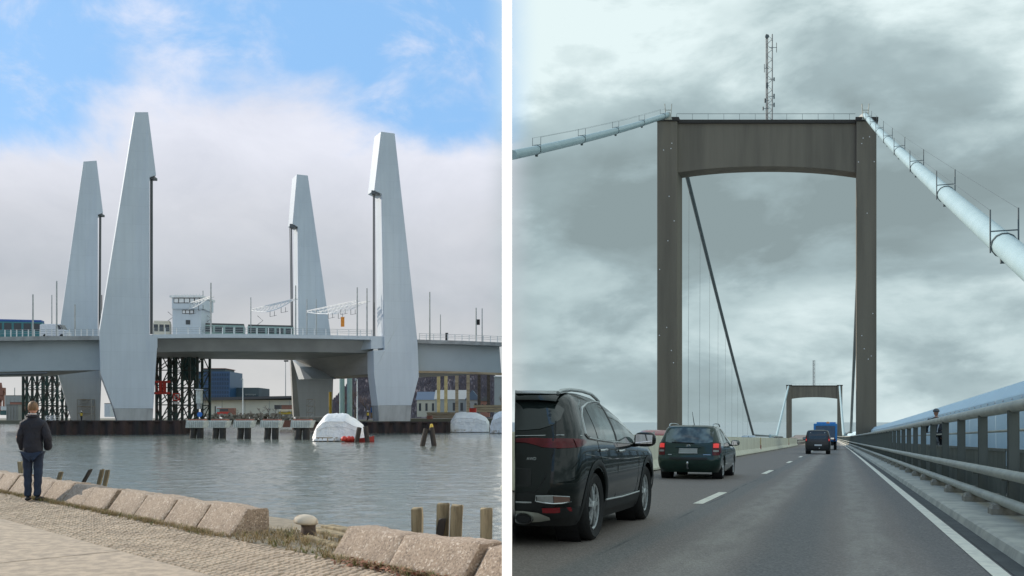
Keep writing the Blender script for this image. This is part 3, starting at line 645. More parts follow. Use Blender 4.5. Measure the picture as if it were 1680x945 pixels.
# ============================================================ LIFT BRIDGE OVER THE RIVER
LV = Vector((-25.7, 28.8, 0)); DV = Vector((-1.8, 3.44, 0))
lift = None
def pylon(lab, pts, crease, off, base, k, cab, bear):
    """pts: outline in the bridge plane; crease: indices of the two facets' shared line; base: concrete foot"""
    V3 = []
    for q in pts:
        p = WN(q[0], q[1], off); V3.append(p)
    loc = WN((base[0][0]+base[2][0])/2, base[2][1], off); r = thing('bridge_pylon', lab, 'pylon', loc, 'white steel pylons of the lift bridge')
    dv = DV*k; mb = MB(); n = len(V3); mb.v = list(V3)+[p+dv for p in V3]
    i0, (cx, cy), i1 = crease                                            # facet A: i0..i1 by the right, facet B: i1..i0 by the left
    cp = WN(cx, cy, off+.3); ci = len(mb.v); mb.v.append(cp)
    a = [i % n for i in range(i0, i1+1)]; b = [i % n for i in range(i1, i0+n+1)]
    mb.f.append(tuple(a+[ci])); mb.f.append(tuple(b+[ci]))
    for i in range(n): mb.f.append((i, (i+1) % n, n+(i+1) % n, n+i))
    mb.f.append(tuple(range(2*n-1, n-1, -1)))
    me = mb.build('shaft', 'steel_white', r)
    bb = [WN(x, y, off+.02) for x, y in base]; MB().prism(bb, dv*.98).build('concrete_foot', 'pier_concrete', r)
    for (x0, ya, x1, yb, rad) in cab:
        MB().tube([WN(x0, ya, off+1.2*k), WN(x1, yb, off+1.2*k)], rad, 6).build('lifting_rope', 'pole_dark', r)
    x0, y0, x1, y1 = bear; p = WN(x0, y0, off+.6); q = WN(x1, y1, off+.6); MB().box((p.x, p.y, q.z), (q.x, p.y+1.6*k, p.z)).build('sheave', 'pole_dark', r, bev=.1)
    return r
P2 = pylon('tallest white pylon, second from left, standing near the left bank',
  [(221.5,184),(243,184),(256,287),(245.5,290.5),(245.5,549),(258.5,552),(258,563),(251.5,670),(187,670),(165,612),(163,547)], (0, (221,400), 7), 0,
  [(187,670.2),(251.5,670.2),(250,697),(194.5,697)], 1.0, [(249,291,249,548,.22),(247,291,247,548,.10)], (244,289,254,294))
P4 = pylon('white pylon at the right with a bright narrow left side and overhanging head',
  [(625,216),(647.5,219),(672,440),(685,562),(687,618),(675,665),(620,665),(613.5,612),(613,575),(631,574),(630,553),(626.5,318),(614,312)], (1, (658,520), 6), 0,
  [(620,665.2),(675,665.2),(673,691),(622,691)], 1.0, [(612.5,318,612.5,552,.12),(614.5,318,615,552,.10)], (609,312,623,319))
P1 = pylon('shorter white pylon at far left behind the tallest one',
  [(137,265),(158.5,263.5),(169,349),(160.5,352),(160.5,560),(168,576),(164,690),(118,690),(93,606),(97,548)], (0, (139,450), 6), 37,
  [(117,690.2),(164,690.2),(164,697),(118,697)], 1.1, [(164.5,352,163.5,548,.26),(158,352,158,548,.12)], (160,350,167,354))
P3 = pylon('shorter white pylon third from left with a bright left side',
  [(487,286),(505,288),(527,440),(542,545),(547,612),(545,684),(492,684),(484,610),(490.5,560),(490.5,546),(489,372),(480,367)], (1, (524,560), 5), 37,
  [(492,684.2),(545,684.2),(545,692),(492,692)], 1.1, [(478,372,480,546,.16),(475.5,372,478,546,.10)], (475,367,486,374))

# deck polyline along the near edge
DP = [(-320,559),(-150,555.5),(0,552.5),(80,551.5),(171,551),(250,549),(345,548),(440,548.5),(535,550),(628,552),(686,557),(760,559),(829.5,562)]
DN = [WN(x, y, 1.0) for x, y in DP]
def zdeck(X):
    for a, b in zip(DN, DN[1:]):
        if a.x <= X <= b.x: return a.z+(b.z-a.z)*(X-a.x)/(b.x-a.x)
    return DN[0].z if X < DN[0].x else DN[-1].z
def dpt(px, a):                                                          # deck surface point seen at column px, a = 0 near edge .. 1 far edge
    Y = depthN(px, 1+35*a); X = (px-840)/F*Y; return Vector((X, Y, zdeck(X-LV.x*a)))
def zat(py, Y): return CAMZ-(py-HY)/F*Y
def sweep(idx, prof, name, m, parent):
    mb = MB(); rows = [[DN[i]+LV*a+Vector((0, 0, z)) for a, z in prof] for i in idx]
    mb.grid(rows, True); mb.poly(rows[0][::-1]); mb.poly(rows[-1]); return mb.build(name, m, parent)
bl = thing('bridge_approach', 'grey steel approach deck on the left with deep side girder', 'bridge deck', DN[2]-Vector((0, 0, 7)))
sweep(range(0, 5), [(0, 0), (1.04, 0), (1.04, -.75), (0, -.75)], 'deck_slab', 'deck_edge', bl)
sweep(range(0, 5), [(.05, -.752), (.99, -.752), (.93, -6.3), (.035, -6.3)], 'girder', 'steel_grey', bl)
for a in (.02, .10): MB().tube([DN[0]+LV*a+Vector((0, 0, -6.75)), DN[3]+LV*a+Vector((0, 0, -6.75))], .18, 6).build('service_pipe', 'pole_dark', bl)
br = thing('bridge_approach', 'grey steel approach deck on the right, ending behind the white wall', 'bridge deck', DN[11]-Vector((0, 0, 7)))
sweep(range(10, 13), [(0, 0), (1.0, 0), (1.0, -.75), (0, -.75)], 'deck_slab', 'deck_edge', br)
sweep(range(10, 13), [(.05, -.752), (.97, -.752), (.93, -6.2), (.035, -6.2)], 'girder', 'steel_grey', br)
sweep(range(10, 13), [(.02, -6.21), (.05, -6.21), (.05, -6.65), (.02, -6.65)], 'timber_fender', 'timber', br)
bm = thing('bridge_lift_span', 'raised grey lift span hanging between the four white pylons', 'bridge deck', DN[7]-Vector((0, 0, 3)))
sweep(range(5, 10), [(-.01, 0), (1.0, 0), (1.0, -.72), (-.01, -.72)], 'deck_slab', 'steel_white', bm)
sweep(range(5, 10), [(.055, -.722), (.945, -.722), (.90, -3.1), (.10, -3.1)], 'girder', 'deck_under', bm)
for px0, px1 in ((247, 258.5), (609, 629.5)):
    mb = MB(); mb.prism([WN(px0, 553, .6), WN(px1, 553, .6), WN(px1, 571, .6), WN(px0, 572.5, .6)], LV*.10); mb.build('span_bearing', 'steel_white', bm)
# cross beam joining the two right pylons under the deck
cb = thing('pylon_cross_beam', 'grey concrete cross beam joining the right pylons under the lift span', 'beam', WN(540, 622, 18))
a, b, c, d = WN(614, 575, 2), WN(614, 613, 2), WN(511, 621, 35.5), WN(482, 590.5, 36.5)
MB().prism([a, b, c, d], (7, 1.7, 0)).build('beam', 'pier_dark', cb)
e, f_, g_ = WN(480, 590.5, 36), WN(512.5, 621.5, 23), WN(490, 622.5, 31); MB().prism([e, f_, g_], (5, 1.2, 0)).build('haunch', 'steel_white', cb)
MB().prism([WN(477, 589, 37), WN(483, 589, 37), WN(492, 684, 37), WN(482, 684, 37)], (-.9, 2.6, 0)).build('lit_edge', 'pier_concrete', cb)

# deck railings
def railing(lab, px0, px1, st, m='galv'):
    p = dpt((px0+px1)/2, .012); r = thing('deck_railing', lab, 'railing', p); me = None
    n = int((px1-px0)/st); tops = []
    for i in range(n+1):
        q = dpt(px0+(px1-px0)*i/n, .012); tops.append(q)
        if me is None: me = MB().box((-.08, -.06, 0), (.08, .06, 1.3)).mesh('post', 'white_paint')
        o = obj('post', me, r, q-p)
    for h in (.55, .9, 1.25): MB().tube([q+Vector((0, 0, h)) for q in tops], .035, 5).build('rail', m, r)
    return r
railing('thin white railing along the left approach deck', -40, 162, 9.5)
railing('thin white railing along the lift span', 252, 610, 18.2)
railing('thin white railing along the right approach deck', 688, 828, 11)
MB  # noqa
# low parapet behind on the far side of the deck
for a_, b_, lab in ((0, 4, 'left approach'), (5, 9, 'lift span'), (10, 12, 'right approach')):
    mb = MB()
    for i in range(a_, b_): mb.bar(DN[i]+LV*.985+Vector((0, 0, .55)), DN[i+1]+LV*.985+Vector((0, 0, .55)), .2, 1.1)
    mb.build('edge_parapet', 'galv', {0: bl, 5: bm, 10: br}[a_])

# poles and catenary gantries
def pole(lab, px, py, a, r=.14, m='galv', lamp=False):
    b = dpt(px, a); h = zat(py, b.y)-b.z
    th = thing('overhead_line_pole', lab, 'pole', b, 'poles on the lift bridge deck')
    MB().tube([b, b+Vector((0, 0, h))], [r, r*.75], 8).build('pole_shaft', m, th, smooth=60)
    MB().box(b+Vector((-.3, -.3, 0)), b+Vector((.3, .3, .12))).build('foot_plate', m, th)
    return b, h
PL = [(54, 483, .05, 'on the left approach beside the teal bus'), (93, 461, .05, 'tallest on the left approach, behind the white van'), (85, 484, .8, 'thin, left of the shortest pylon'), (123, 499.5, .10, 'pale one in front of the far left pylon'),
  (167, 484, .9, 'rust-coloured, between the two left pylons'), (346, 464, .06, 'right of the white control tower'), (333, 477, .9, 'thin, at the right corner of the control tower'), (411.5, 488, .55, 'on the lift span at the left end of the middle gantry'), (485, 468.5, .06, 'dark one in front of the third pylon'), (503.5, 491, .6, 'left of two in front of the third pylon'), (519, 491, .62, 'right of two in front of the third pylon'),
  (586, 471.5, .08, 'left of the tall pair by the right pylon'), (602, 473, .06, 'right of the tall pair by the right pylon'), (614.5, 496, .1, 'short one close to the right pylon'), (705, 479, .04, 'tall one on the right approach'), (722.5, 516, .3, 'short one on the right approach'), (781, 505, .05, 'with signal lamps on the right approach'), (791, 506, .35, 'rightmost on the right approach')]
PB = {}
for i, (px, py, a, lab) in enumerate(PL): PB[px] = pole('thin grey pole '+lab, px, py, a, .17 if a < .2 else .13, 'galv' if i != 4 else 'bark')
def gantry(lab, x0, y0, x1, y1, a0, a1, drop):
    A = dpt(x0, a0); A.z = zat(y0, A.y); B = dpt(x1, a1); B.z = zat(y1, B.y); th = thing('catenary_gantry', lab, 'gantry', A, 'lattice gantries over the tracks')
    u = Vector((0, 0, 1)); n = 12
    ch = lambda t_: A.lerp(B, t_)-u*(drop*math.sin(math.pi*min(1, t_*1.05))+.25); off = Vector((.5, .5, 0))
    MB().bar(A, B, .14).build('top_chord', 'white_paint', th); MB().bar(A+off, B+off, .14).build('top_chord', 'white_paint', th)
    MB().tube([ch(i/n) for i in range(n+1)], .08, 5).build('bottom_chord', 'white_paint', th)
    mb = MB()
    for i in range(n):
        mb.bar(A.lerp(B, i/n), ch((i+.5)/n), .07); mb.bar(ch((i+.5)/n), A.lerp(B, (i+1)/n)+off, .07); mb.bar(A.lerp(B, i/n), A.lerp(B, i/n)+off, .06)
    mb.build('web_bars', 'white_paint', th)['kind'] = 'stuff'
    for t_ in (.45, .7):
        p = ch(t_); mb = MB(); mb.bar(p, p-u*1.1, .09); mb.bar(p-u*1.1, p-u*1.1+Vector((1.4, 0, .3)), .06); mb.bar(p+Vector((.9, 0, 0)), p+Vector((.9, 0, -1.0)), .08); mb.build('line_hanger', 'pole_dark', th)
gantry('white lattice gantry crossing in front of the control tower', 286, 505, 345, 486.5, .8, .06, 1.0)
gantry('white lattice gantry left of the third pylon', 412, 507.5, 484, 490, .55, .06, 1.1)
gantry('white lattice gantry right of the third pylon, left of the tall poles', 503.5, 510, 585, 493, .6, .08, 1.2)
gantry('white lattice gantry reaching the right one of the tall pole pair', 520, 512, 601.5, 494, .62, .06, 1.0)
# banner, signals
p = dpt(562, .06); MB().box((p.x-.35, p.y, zat(536, p.y)), (p.x+.35, p.y+.12, zat(520, p.y))).build('banner', 'orange_paint'); o = bpy.data.objects['banner']; tag(o, 'small orange and yellow banner hanging below the right gantry', 'banner')
p = dpt(784.5, .06); mb = MB(); mb.box((p.x-.35, p.y-.2, zat(533, p.y)), (p.x+.35, p.y+.2, zat(524, p.y))); tag(mb.build('signal_lamp', 'dark', bev=.08), 'black signal lamp box beside a pole on the right approach', 'signal lamp')
p = dpt(733, .1); mb = MB(); mb.box((p.x-.3, p.y-.2, p.z), (p.x+.3, p.y+.2, zat(546, p.y))); tag(mb.build('signal_box', 'dark', bev=.08), 'small dark signal box on the right approach deck', 'signal box')

# control tower
p = dpt(304, .5); Yc = p.y; X = lambda px, Y=None: (px-840)/F*(Y or Yc)
ct = thing('control_tower', 'white bridge control tower with wide windowed top storey', 'control tower', p)
zt = lambda py: zat(py, Yc)
MB().box((X(283), Yc, p.z), (X(330), Yc+6, zt(507))).build('lower_wall', 'steel_white', ct)
MB().box((X(284), Yc-.6, zt(507)+.002), (X(333), Yc+6.6, zt(489.5))).build('upper_wall', 'steel_white', ct)
MB().box((X(281), Yc-1.0, zt(489)), (X(334.5), Yc+7.2, zt(485.5))).build('roof', 'white_paint', ct)
MB().prism([(X(284)-.01, Yc-.6, zt(507)), (X(284)-.01, Yc-.6, zt(489.5)), (X(278), Yc+5, zt(490)), (X(278), Yc+5, zt(507))], (.3, .3, 0)).build('side_wall', 'cream_wall', ct)
MB().prism([(X(283)-.01, Yc, p.z), (X(283)-.01, Yc, zt(507)), (X(279.5), Yc+5, zt(507)), (X(279.5), Yc+5, p.z)], (.3, .3, 0)).build('side_wall', 'cream_wall', ct)
for x0, x1, y0, y1, yo in ((288,294.5,490.5,497,-.65),(296,303.5,490.5,497,-.65),(305,312.5,490.5,497,-.65),(314,320,490.5,497,-.65),(322,329,490.5,497,-.65),(300,304,509.5,514,-.05),(305.5,311,509.5,514,-.05),(312.5,317,509.5,514,-.05),(306,311,526,531.5,-.05)):
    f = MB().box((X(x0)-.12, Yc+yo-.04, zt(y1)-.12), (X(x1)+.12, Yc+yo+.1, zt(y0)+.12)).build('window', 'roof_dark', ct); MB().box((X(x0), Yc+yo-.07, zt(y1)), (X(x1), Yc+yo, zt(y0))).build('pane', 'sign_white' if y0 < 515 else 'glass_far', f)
rl_ = MB()
for i in range(9): rl_.bar((X(289+i*5), Yc-.6, zt(485.5)), (X(289+i*5), Yc-.6, zt(482.8)), .1)
rl_.build('roof_rail', 'white_paint', ct)['kind'] = 'stuff'

# vehicles on the lift bridge
def coach(name, lab, cat, px0, px1, py, a, body, roof, win, ywin=(.45, .8), ndoor=0, panto=None, base=.3):
    A = dpt(px0, a); B = dpt(px1, a); zt_ = zat(py, (A.y+B.y)/2); z0 = min(A.z, B.z)+base; H = zt_-z0; d = (B-A); d.z = 0; L = d.length; d.normalize(); nrm = Vector((d.y, -d.x, 0))
    m4 = Matrix(((d.x, -nrm.x, 0, A.x), (d.y, -nrm.y, 0, A.y), (0, 0, 1, z0), (0, 0, 0, 1)))
    th = thing(name, lab, cat, (A+B)/2)
    mb = MB(); mb.box((0, 0, 0), (L, 2.5, H*.9), m4); mb.build('body', body, th, bev=.15); mb = MB(); mb.box((.1, .1, H*.9), (L-.1, 2.4, H), m4); mb.build('roof', roof, th, bev=.08)
    n = max(3, int(L/1.7))
    for i in range(n):
        w0 = L*(i+.12)/n; w1 = L*(i+.88)/n; MB().box((w0, -.03, H*ywin[0]), (w1, .05, H*ywin[1]), m4).build('window', win, th)
    mb = MB()
    for q in (.12, .22, .78, .88):
        for yy in (0.15, 2.2): mb.lathe([(.001, -.1), (.45, -.1), (.45, .2), (.001, .2)], 10, 'Y', (0, 0, 0)); k = len(mb.v)-40; mb.v[k:] = [m4 @ (v_+Vector((L*q, yy, .12))) for v_ in mb.v[k:]]
    mb.build('wheel_row', 'dark', th)['kind'] = 'stuff'
    if panto: 
        q = m4 @ Vector((L*panto, 1.2, H)); MB().tube([q, q+d*1.2+Vector((0, 0, 1.0)), q+d*.1+Vector((0, 0, 2.0))], .06, 4).build('pantograph', 'pole_dark', th)
coach('city_bus', 'teal and blue bus at the far left of the bridge deck', 'bus', -60, 68.5, 523.5, .45, 'teal', 'busblue', 'glass_far', (.52, .84))
coach('tram', 'cream tram seen between the tallest pylon and the control tower', 'tram', 251, 279, 526, .55, 'tram_cream', 'tram_cream', 'glass_far', panto=.8)
coach('tram', 'pale green tram right of the control tower', 'tram', 334, 401, 530.5, .55, 'tram_green', 'roof_dark', 'glass_far', panto=.02)
coach('tram', 'pale green tram ending at the third pylon', 'tram', 406, 482, 533, .55, 'tram_green', 'roof_dark', 'glass_far', panto=.2)
A = dpt(65, .12); B = dpt(113, .12); L = (B-A).length; zb = A.z
vn = thing('panel_van', 'white panel van driving behind the railing on the left approach', 'van', (A+B)/2)
h = zat(531.5, A.y)-zb
prof = [(0, .35), (0, h*.95), (L*.08, h), (L*.72, h), (L*.84, h*.62), (L*.99, h*.45), (L, .35)]
MB().prism([(A.x+x, A.y, zb+z) for x, z in prof], (0, 2.0, 0)).build('body', 'van_white', vn, bev=.08)
MB().prism([(A.x+L*.735, A.y-.02, zb+h*.92), (A.x+L*.83, A.y-.02, zb+h*.64), (A.x+L*.70, A.y-.02, zb+h*.60), (A.x+L*.66, A.y-.02, zb+h*.92)], (0, .1, 0)).build('side_window', 'glass_far', vn)
MB().prism([(A.x+L*.76, A.y+.1, zb+h*.97), (A.x+L*.855, A.y+.1, zb+h*.64), (A.x+L*.835, A.y+.1, zb+h*.62), (A.x+L*.74, A.y+.1, zb+h*.96)], (0, 1.8, 0)).build('windscreen', 'glass_far', vn)
for q in (.2, .82): MB().lathe([(.001, -.05), (.36, -.05), (.36, .2), (.001, .2)], 12, 'Y', (A.x+L*q, A.y, zb+.36)).build('wheel', 'dark', vn)

# ============================================================ UNDER AND AROUND THE BRIDGE
def pile_wall(lab, pts, z1, pitch=.55, amp=.22):
    """corrugated steel sheet piling round a cofferdam, filled with ground"""
    mb = MB(); lo = []; 
    for a, b in zip(pts, pts[1:]):
        a = Vector(a); b = Vector(b); n = max(2, int((b-a).length/pitch)); nr = Vector(((b-a).y, -(b-a).x, 0)).normalized()
        for i in range(n): lo.append(a.lerp(b, i/n)+nr*(amp if (i//2) % 2 else -amp))
    lo.append(Vector(pts[-1])); c = sum((Vector(p) for p in pts), Vector())/len(pts)
    r = thing('cofferdam', lab, 'cofferdam', (c.x, c.y, WATER)); rows = [[Vector((p.x, p.y, z)) for p in lo] for z in (WATER-1, z1)]
    mb.grid(rows); mb.build('sheet_pile_wall', 'sheet_pile', r)
    MB().poly([Vector((p[0], p[1], z1-.35)) for p in pts]).build('fill', 'rubble', r)
    cp_ = MB(); cp_.tube([Vector((p[0], p[1], z1-.05)) for p in pts], .16, 5); cp_.build('capping_beam', 'sheet_pile', r); return r
def XY(px, Y): return ((px-840)/F*Y, Y, 0)
pile_wall('long dark sheet-pile cofferdam round the feet of the left pylons', [XY(60, 215), XY(76, 160), XY(298, 165.5), XY(330, 224)], .85)
pile_wall('dark sheet-pile cofferdam round the feet of the right pylons', [XY(478, 232), XY(508, 224), XY(603, 177), XY(734, 183), XY(770, 236)], .55)

def lattice(lab, xs, y0, y1, Y, dep, m='green_steel', levels=4, r=.28, skip=()):
    p0 = P(xs[0], y1, Y); th = thing('steel_trestle', lab, 'trestle', (P((xs[0]+xs[-1])/2, y1, Y)), 'green steel trestles under the bridge')
    zt_, zb_ = P(0, y0, Y).z, P(0, y1, Y).z; mb = MB(); Xs = [(x-840)/F*Y for x in xs]
    for i, x in enumerate(Xs):
        for k, yy in enumerate((Y, Y+dep)): MB().box((x-r, yy-r, zb_), (x+r, yy+r, zt_)).build('post', m, th)
    for l in range(levels+1):
        z = zb_+(zt_-zb_)*l/levels
        for yy in (Y, Y+dep): MB().bar((Xs[0], yy, z-.1), (Xs[-1], yy, z-.1), r*.9).build('beam', m, th)
        if l == levels: break
        z2 = zb_+(zt_-zb_)*(l+1)/levels
        for i in range(len(Xs)-1):
            for yy in (Y, Y+dep):
                if (i+l) % 2: mb.bar((Xs[i], yy, z), (Xs[i+1], yy, z2), r*.8)
                else: mb.bar((Xs[i+1], yy, z), (Xs[i], yy, z2), r*.8)
            mb.bar((Xs[i], Y, z), (Xs[i+1], Y+dep, z2), r*.6)
    mb.build('bracing', m, th)['kind'] = 'stuff'; return th
lattice('dark green lattice trestle just right of the tallest pylon', [257, 263, 277, 289, 299, 311, 324], 578, 692, 196, 8, levels=4, r=.24)
lattice('green lattice trestle left of the shorter far-left pylon', [38, 44, 53, 61, 70, 77, 86, 94], 613, 690, 206, 9, levels=3, r=.22)
MB().box((P(300, 0, 199).x, 198.4, P(0, 624, 199).z), (P(322, 0, 199).x, 199.6, P(0, 588, 199).z)).build('trestle_cladding', 'green_panel'); tag(bpy.data.objects['trestle_cladding'], 'grey-green cladding panel on the trestle right of the tallest pylon', 'panel')
# red frame
rf = thing('red_work_platform', 'red steel frame hung on the trestle beside the tallest pylon', 'platform', P(266, 646, 193))
for y in (626.5, 645): MB().bar(P(252, y, 193), P(279, y, 193), .5, .45).build('beam', 'red_paint', rf)
for x in (264, 270): MB().bar(P(x, 627, 193), P(x, 645, 193), .55).build('post', 'red_paint', rf)
for x in (253, 262): MB().bar(P(x, 627, 193), P(x+8, 645, 193), .15).build('brace', 'red_paint', rf)
# navigation sign: no anchoring
sg = thing('no_anchoring_sign', 'white sign with red border and barred anchor on the trestle', 'sign', P(289, 664, 192)); Y = 192
def sbox(x0, y0, x1, y1, Y, m, n, d=.1, par=sg): p, q = P(x0, y1, Y), P(x1, y0, Y); return MB().box((p.x, Y-d, p.z), (q.x, Y, q.z)).build(n, m, par)
sbox(283.5, 645, 295.5, 657.5, Y, 'red_paint', 'border'); sbox(285.2, 646.8, 293.8, 655.7, Y-.1, 'sign_white', 'face', .05)
mb = MB(); mb.bar(P(289.5, 648, Y-.2), P(289.5, 654.5, Y-.2), .14); mb.bar(P(287, 652.3, Y-.2), P(289.5, 654.6, Y-.2), .14); mb.bar(P(292, 652.3, Y-.2), P(289.5, 654.6, Y-.2), .14); mb.bar(P(288, 649.4, Y-.2), P(291, 649.4, Y-.2), .12); mb.build('anchor_mark', 'dark', sg)
MB().bar(P(285.5, 647, Y-.28), P(293.5, 655.5, Y-.28), .2).build('red_bar', 'red_paint', sg); sbox(285, 659, 294.5, 663, Y, 'sign_white', 'lower_plate')
# blue round sign
d_ = P(327.5, 680, 150); o = MB().lathe([(.001, 0), (.42, 0), (.42, .1), (.001, .1)], 20, 'Y', d_).build('round_sign', 'sign_blue'); tag(o, 'round blue sign near the left fender dolphin', 'sign')
th = thing('site_cabinet', 'small pale grey tall cabinet beside the trestle', 'cabinet', P(330, 672, 176))
sbox(325, 640, 332.5, 662, 176, 'cap_white', 'cabinet_body', 1.2, th); sbox(324, 638.5, 333.5, 640, 176, 'white_paint', 'cabinet_roof', 1.5, th); sbox(326, 662, 331.5, 671, 176, 'galv', 'cabinet_foot', 1.0, th)

# fender dolphins in the channel
for i, (px, w_) in enumerate(((320, 32), (357, 31), (398, 32), (443, 34), (494, 36))):
    Y = 3.06*1500/(719+i*.6-685); c = P(px, 690, Y); k = Y/1500; hw = w_*k/2
    th = thing('fender_dolphin', 'white-capped fender dolphin on black piles, %s of five from the left' % ORD[i], 'dolphin', (c.x, Y, WATER), 'fender dolphins in the channel')
    zt_, zb_ = P(0, 690, Y).z, P(0, 702, Y).z
    MB().prism([(c.x-hw, Y, zb_), (c.x+hw*.75, Y, zb_), (c.x+hw, Y, zt_), (c.x-hw*.92, Y, zt_)], (0, 2.4, 0)).build('cap', 'cap_white', th, bev=.05)
    for j in range(8): MB().box((c.x-hw*.85+j*hw*.22, Y-.1, zb_+.1), (c.x-hw*.80+j*hw*.22, Y-.001, zt_-.12)).build('rib', 'galv', th)
    MB().box((c.x-hw*.75, Y+.2, zt_), (c.x+hw*.75, Y+2.2, zt_+.22)).build('top_grating', 'brickred', th)
    for sx in (-.38, .32): MB().tube([(c.x+sx*hw+.1, Y+.7, zb_), (c.x+sx*hw*1.15, Y+.7, WATER-.5)], .48, 10).build('pile', 'pile_black', th, smooth=50)

# leaning timber piles in the water
def lean_piles(name, lab, prs, Yb):
    th = thing(name, lab, 'mooring piles', P((prs[0][0]+prs[-1][0])/2, prs[0][1], Yb))
    for (xb, yb, xt, yt, w_) in prs:
        a = P(xb, yb, Yb); b = P(xt, yt, Yb+.6); d = (a-b).normalized(); MB().tube([a+d*1.5, a, b], w_*Yb/1500/2, 8).build('pile', 'old_wood_wet', th, smooth=50)
        if xt > 598 and yt < 700 or xt > 706: MB().lathe([(.001, .45), (.14, .40), (.18, .2), (.2, 0)], 8, org=b).build('pile_cap', 'yellow_paint', th)
lean_piles('mooring_pile_pair', 'pair of dark leaning piles in front of the wrapped boat', [(585, 725.5, 589.5, 702, 8), (603, 725.5, 599.5, 700, 8)], 112)
lean_piles('mooring_pile_pair', 'pair of dark leaning piles alone in open water', [(693, 731, 699, 704, 8.5), (712.5, 733, 708, 702, 8.5)], 98)

# boats wrapped in white plastic
def wrapped(lab, x0, x1, ytop, ywl, prof, seed, cutx=None):
    Y = 3.06*1500/(ywl-685); k = Y/1500; c = P((x0+x1)/2, ywl, Y); r = random.Random(seed); th = thing('wrapped_boat', lab, 'boat', (c.x, Y+1.4, WATER))
    L = (x1-x0)*k; H = (ywl-ytop)*k; mb = MB(); rows = []; n = 26; X0 = (x0-840)/F*Y
    for i in range(n+1):
        t_ = i/n; hh = 0; 
        for (ta, ha), (tb, hb) in zip(prof, prof[1:]):
            if ta <= t_ <= tb: hh = ha+(hb-ha)*(t_-ta)/(tb-ta)
        hh *= H; wd = 1.5*min(1, .78+1.3*min(t_, 1-t_)*2); row = []
        for q in ((-1.10, -.02), (-1.07, .12), (-1.0, .32), (-.97, .5), (-.92, .68), (-.72, .80), (-.42, .93), (-.1, 1.0), (.3, .98), (.62, .88), (.95, .64), (1.0, .3), (1.02, 0)):
            j = .10*noise.noise(Vector((t_*16, q[0]*3+q[1]*7, seed)))+.05*noise.noise(Vector((t_*40, q[1]*4, seed))); row.append(Vector((X0+L*t_+j, Y+1.5+q[0]*wd+j*1.6, WATER+.12+max(0, hh*q[1]+j))))
        rows.append(row)
    mb.grid(rows); mb.poly(rows[0]); mb.poly(rows[-1][::-1])
    mb.build('plastic_wrap', 'wrap', th, smooth=24)
    MB().prism([(X0+L*.02, Y+.6, WATER-.3), (X0+L*.97, Y+.6, WATER-.3), (X0+L*1.0, Y+.6, WATER+.35), (X0+L*.0, Y+.6, WATER+.30)], (0, 1.8, 0)).build('hull', 'hull_dark', th)
    mb = MB()
    for t_ in (.12, .2, .3, .42, .55): mb.bar((X0+L*t_, Y-.08, WATER-.1), (X0+L*t_, Y-.08, WATER+.55), .12)
    mb.bar((X0+L*.08, Y-.08, WATER+.5), (X0+L*.6, Y-.08, WATER+.5), .1); mb.build('cradle', 'timber', th)
    mb = MB()
    for q in (.45, .7): mb.tube([rows[i][3]+Vector((0, -.04, .0)) if q == .45 else rows[i][4]+Vector((0, -.05, .05)) for i in range(2, n-1)], .035, 4)
    mb.build('tie_rope', 'white_paint', th)
    return th
wrapped('boat wrapped in white plastic, left of the three, beside the red dinghy', 512, 598, 679.5, 724.5, [(0, .22), (.05, .55), (.20, .92), (.27, 1.0), (.62, 1.0), (.78, .80), (.97, .52), (1, .30)], 3)
wrapped('boat wrapped in white plastic moored at the right cofferdam', 733, 802, 676.5, 709.5, [(0, .15), (.1, .6), (.2, .95), (.35, 1.0), (.7, .95), (.92, .75), (1, .5)], 5)
wrapped('wrapped white boat at the right edge, cut off by the white wall', 804, 829, 676, 711, [(0, .3), (.25, .85), (.6, 1.0), (1, 1.05)], 9)
th = thing('red_dinghy', 'small red dinghy with bundles beside the left wrapped boat', 'dinghy', P(600, 726, 113.5)); Y = 113.5
rows = []
for i in range(11):
    t_ = i/10; x = P(566+48*t_, 0, Y).x; wd = .55*math.sin(math.pi*min(1, .25+t_*.75))+.05; zz = WATER+.45+.35*t_**3
    rows.append([Vector((x, Y-wd, zz)), Vector((x, Y-wd*.6, WATER-.1)), Vector((x, Y+wd*.6, WATER-.1)), Vector((x, Y+wd, zz)), Vector((x, Y+wd*.8, zz-.04)), Vector((x, Y-wd*.8, zz-.04))])
mb = MB(); mb.grid(rows, True); mb.build('hull', 'hazard_red', th, smooth=40)
for px, r_ in ((566, .42), (574, .38), (579, .3)): MB().lathe([(.001, -.3), (r_*.8, -.2), (r_, 0), (r_*.8, .25), (.001, .4)], 10, org=(P(px, 0, Y).x, Y-.5, WATER+.4)).build('bundle', 'red_paint', th, smooth=60)

# ============================================================ FAR SHORE
sh = MB(); sh.prism([(-1200, 455, WATER-.2), (-620, 430, WATER-.2), (-2.75, 470, WATER-.2), (-10, 1500, WATER-.2), (-2600, 1500, WATER-.2)], (0, 0, 1.9)); tag(sh.build('far_shore', 'far_land'), kind='structure')
rb = MB(); r = random.Random(9)
def rocks(mb, x0, x1, y0, y1, Y, n, sz, r):
    for i in range(n):
        c = P(r.uniform(x0, x1), r.uniform(y0, y1), Y+r.uniform(-4, 4)); s = sz*r.uniform(.5, 1.3); nv = len(mb.v)
        vs_ = [c+Vector((r.uniform(.6, 1)*s*a, r.uniform(.6, 1)*s*b, r.uniform(.4, .8)*s*c_)) for a in (-1, 1) for b in (-1, 1) for c_ in (-1, 1)]
        mb.v += vs_; mb.f += [tuple(nv+q for q in f) for f in ((0,1,3,2),(4,6,7,5),(0,4,5,1),(2,3,7,6),(0,2,6,4),(1,5,7,3))]
rocks(rb, 330, 480, 679, 692, 452, 420, .75, r); tag(rb.build('shore_rubble', 'rubble'), 'rough rubble bank along the far shore', 'rubble', kind='stuff')
